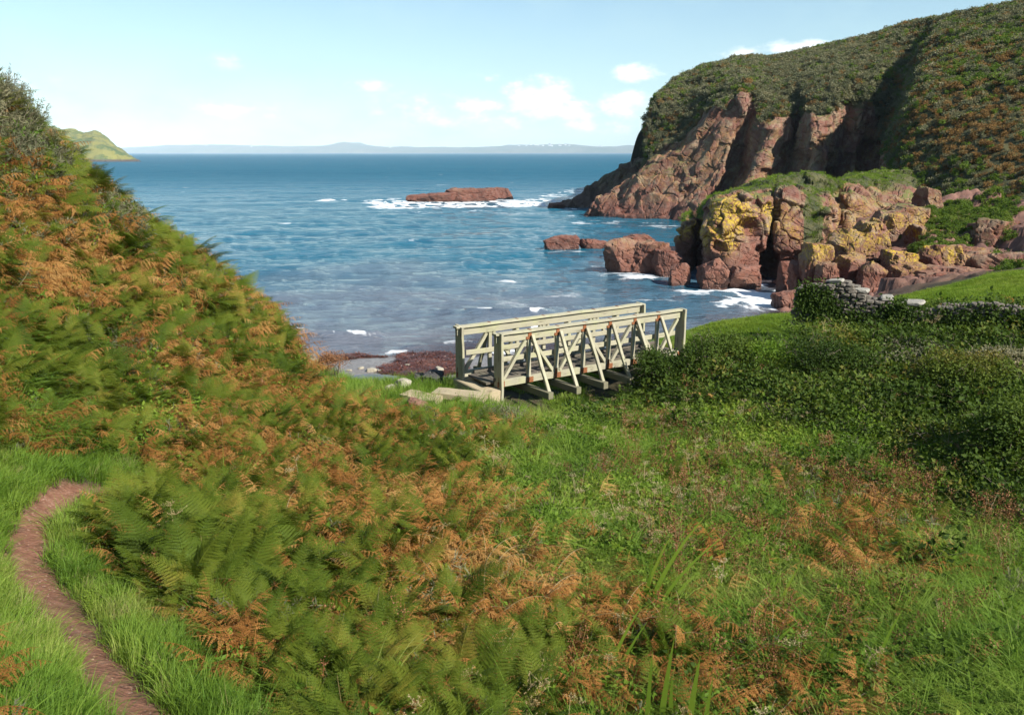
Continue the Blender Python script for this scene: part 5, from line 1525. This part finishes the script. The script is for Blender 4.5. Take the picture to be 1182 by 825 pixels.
def dead_stem(px, py, Y, segs, label, rad=.007):
    p_ = at(px, py, Y)
    tw = PB()
    for pts in segs:
        v = [Vector(q) for q in pts]
        tw.tube(v, [rad * (1 - .7 * i / max(1, len(v) - 1)) for i in range(len(v))])
    o = link('dead_stem', tw.mesh('dead_stem', M['straw']), None, label=label, category='stem'); o.location = (p_[0], Y, gz(p_[0], Y) - .03)
dead_stem(392, 800, 4.9, [[(0, 0, 0), (.01, 0, .35), (-.01, 0, .62)], [(0, 0, .05), (.09, 0, .12), (.22, .02, .02)]], 'thin bleached dead stem standing at the bottom among dark ferns')
dead_stem(425, 700, 6.6, [[(0, 0, 0), (.06, 0, .4), (.11, 0, .75)], [(.03, 0, .2), (.15, 0, .45), (.22, 0, .5)]], 'pale dry stem leaning right among green ferns')
dead_stem(230, 640, 8.2, [[(0, 0, 0), (-.05, 0, .3), (-.10, 0, .55)], [(0, 0, 0), (.05, 0, .35), (.03, .02, .6)]], 'forked yellow dead stem beside the path ferns')
dead_stem(520, 560, 11.0, [[(0, 0, .2), (.2, 0, .45), (.36, 0, .66)]], 'straight straw-pale stem slanting out of the brown bracken')
dead_stem(90, 225, 18.8, [[(0, 0, .2), (-.05, 0, .7), (-.12, 0, 1.1)], [(0, 0, .3), (.15, 0, .8), (.1, 0, 1.1)], [(0, 0, .3), (.3, 0, .7), (.36, 0, .6)]], 'bleached branched dead twigs high on the left slope', .014)
dead_stem(10, 330, 13.6, [[(0, 0, .3), (.2, 0, .5), (.5, 0, .45)], [(.1, 0, .4), (.3, 0, .62), (.42, 0, .8)]], 'grey dead twigs at the left edge of the slope', .012)
dead_stem(1050, 395, 20.6, [[(-.5, 0, .5), (0, -.05, .66), (.45, 0, .6), (.7, 0, .4)]], 'pale arching bramble cane below the wall', .012)
dead_stem(255, 505, 13.0, [[(0, 0, .2), (.05, 0, .7), (.0, 0, 1.0)]], 'single dry stalk rising from bracken below the left slope')

# ivy and bramble growing over the wall
pb = PB(); rs = random.Random(8)
def wall_pt(x, t, side): return Vector((x, -side * 0 + side * (.42 - .05 * t), t))
cov = [(.35, 1.1, .55, .5), (.7, .75, .6, .55), (1.3, .45, .8, .4), (2.2, .5, 1.0, .45), (2.7, 1.0, .45, .3), (3.6, .6, 1.0, .6), (4.6, .8, 1.0, .5), (5.6, .7, 1.2, .6), (6.8, .6, 1.2, .7), (8.2, .6, 1.4, .7), (9.6, .6, 1.4, .7)]
for i in range(16000):
    cx, cz, sx_, sz_ = rs.choice(cov); x = rs.gauss(cx, sx_ * .5); z = rs.gauss(cz, sz_ * .5)
    top = wall_h(max(0, x))
    if x < -.1 or z < 0: continue
    y = -.36 - .10 * rs.random() + .05 * z
    if z > top: z = top + .04 + .12 * rs.random() ** 2; y = rs.uniform(-.4, .25)
    q = Vector((x, y, z + wall_g(x)))
    pb.leaf(q, (rv(rs) + Vector((0, -.2, -.4))).normalized(), (Vector((0, -1, .5)) + rv(rs, .7)).normalized(), .075 * rs.uniform(.6, 1.3), .06 * rs.uniform(.6, 1.3))
link('ivy', pb.mesh('ivy', M['bramble']), wall)

# white houses on the distant shore
hm_m = NT('white_render'); hm_m = hm_m.done(hm_m.bsdf((.8, .79, .76), .8))
rf_m = NT('slate'); rf_m = rf_m.done(rf_m.bsdf((.09, .09, .10), .8))
bm = bmesh.new(); bmesh.ops.create_cube(bm, size=1)
for v in bm.verts: v.co = Vector((v.co.x * 22, v.co.y * 12, v.co.z * 10))
wall_me = bpy.data.meshes.new('house_walls'); bm.to_mesh(wall_me); bm.free(); wall_me.materials.append(hm_m)
roof_me = bpy.data.meshes.new('house_roof'); roof_me.from_pydata([(-11.5, -6.6, 5.02), (11.5, -6.6, 5.02), (11.5, 6.6, 5.02), (-11.5, 6.6, 5.02), (-11.5, 0, 10), (11.5, 0, 10)], [], [(0, 1, 5, 4), (2, 3, 4, 5), (0, 4, 3), (1, 2, 5), (3, 2, 1, 0)]); roof_me.materials.append(rf_m)
rs = random.Random(12)
coast = bpy.data.objects['far_coast'].data
cv = np.array([v.co for v in coast.vertices])
for i in range(22):
    px_ = rs.gauss(622, 16) if i < 17 else rs.choice((300, 455, 540, 690, 250))
    Yt = 9500 + rs.uniform(600, 950)
    x_ = (px_ - 591) / F * Yt * 1.0
    j = np.argmin((cv[:, 0] - x_) ** 2 + (cv[:, 1] - Yt) ** 2)
    o = root('far_house', (x_, Yt, cv[j, 2] + 4), rs.uniform(-.5, .5), label='tiny white house in the cluster on the hazy far shore', category='house', group='white houses on the far shore')
    link('wall', wall_me, o); link('roof', roof_me, o)
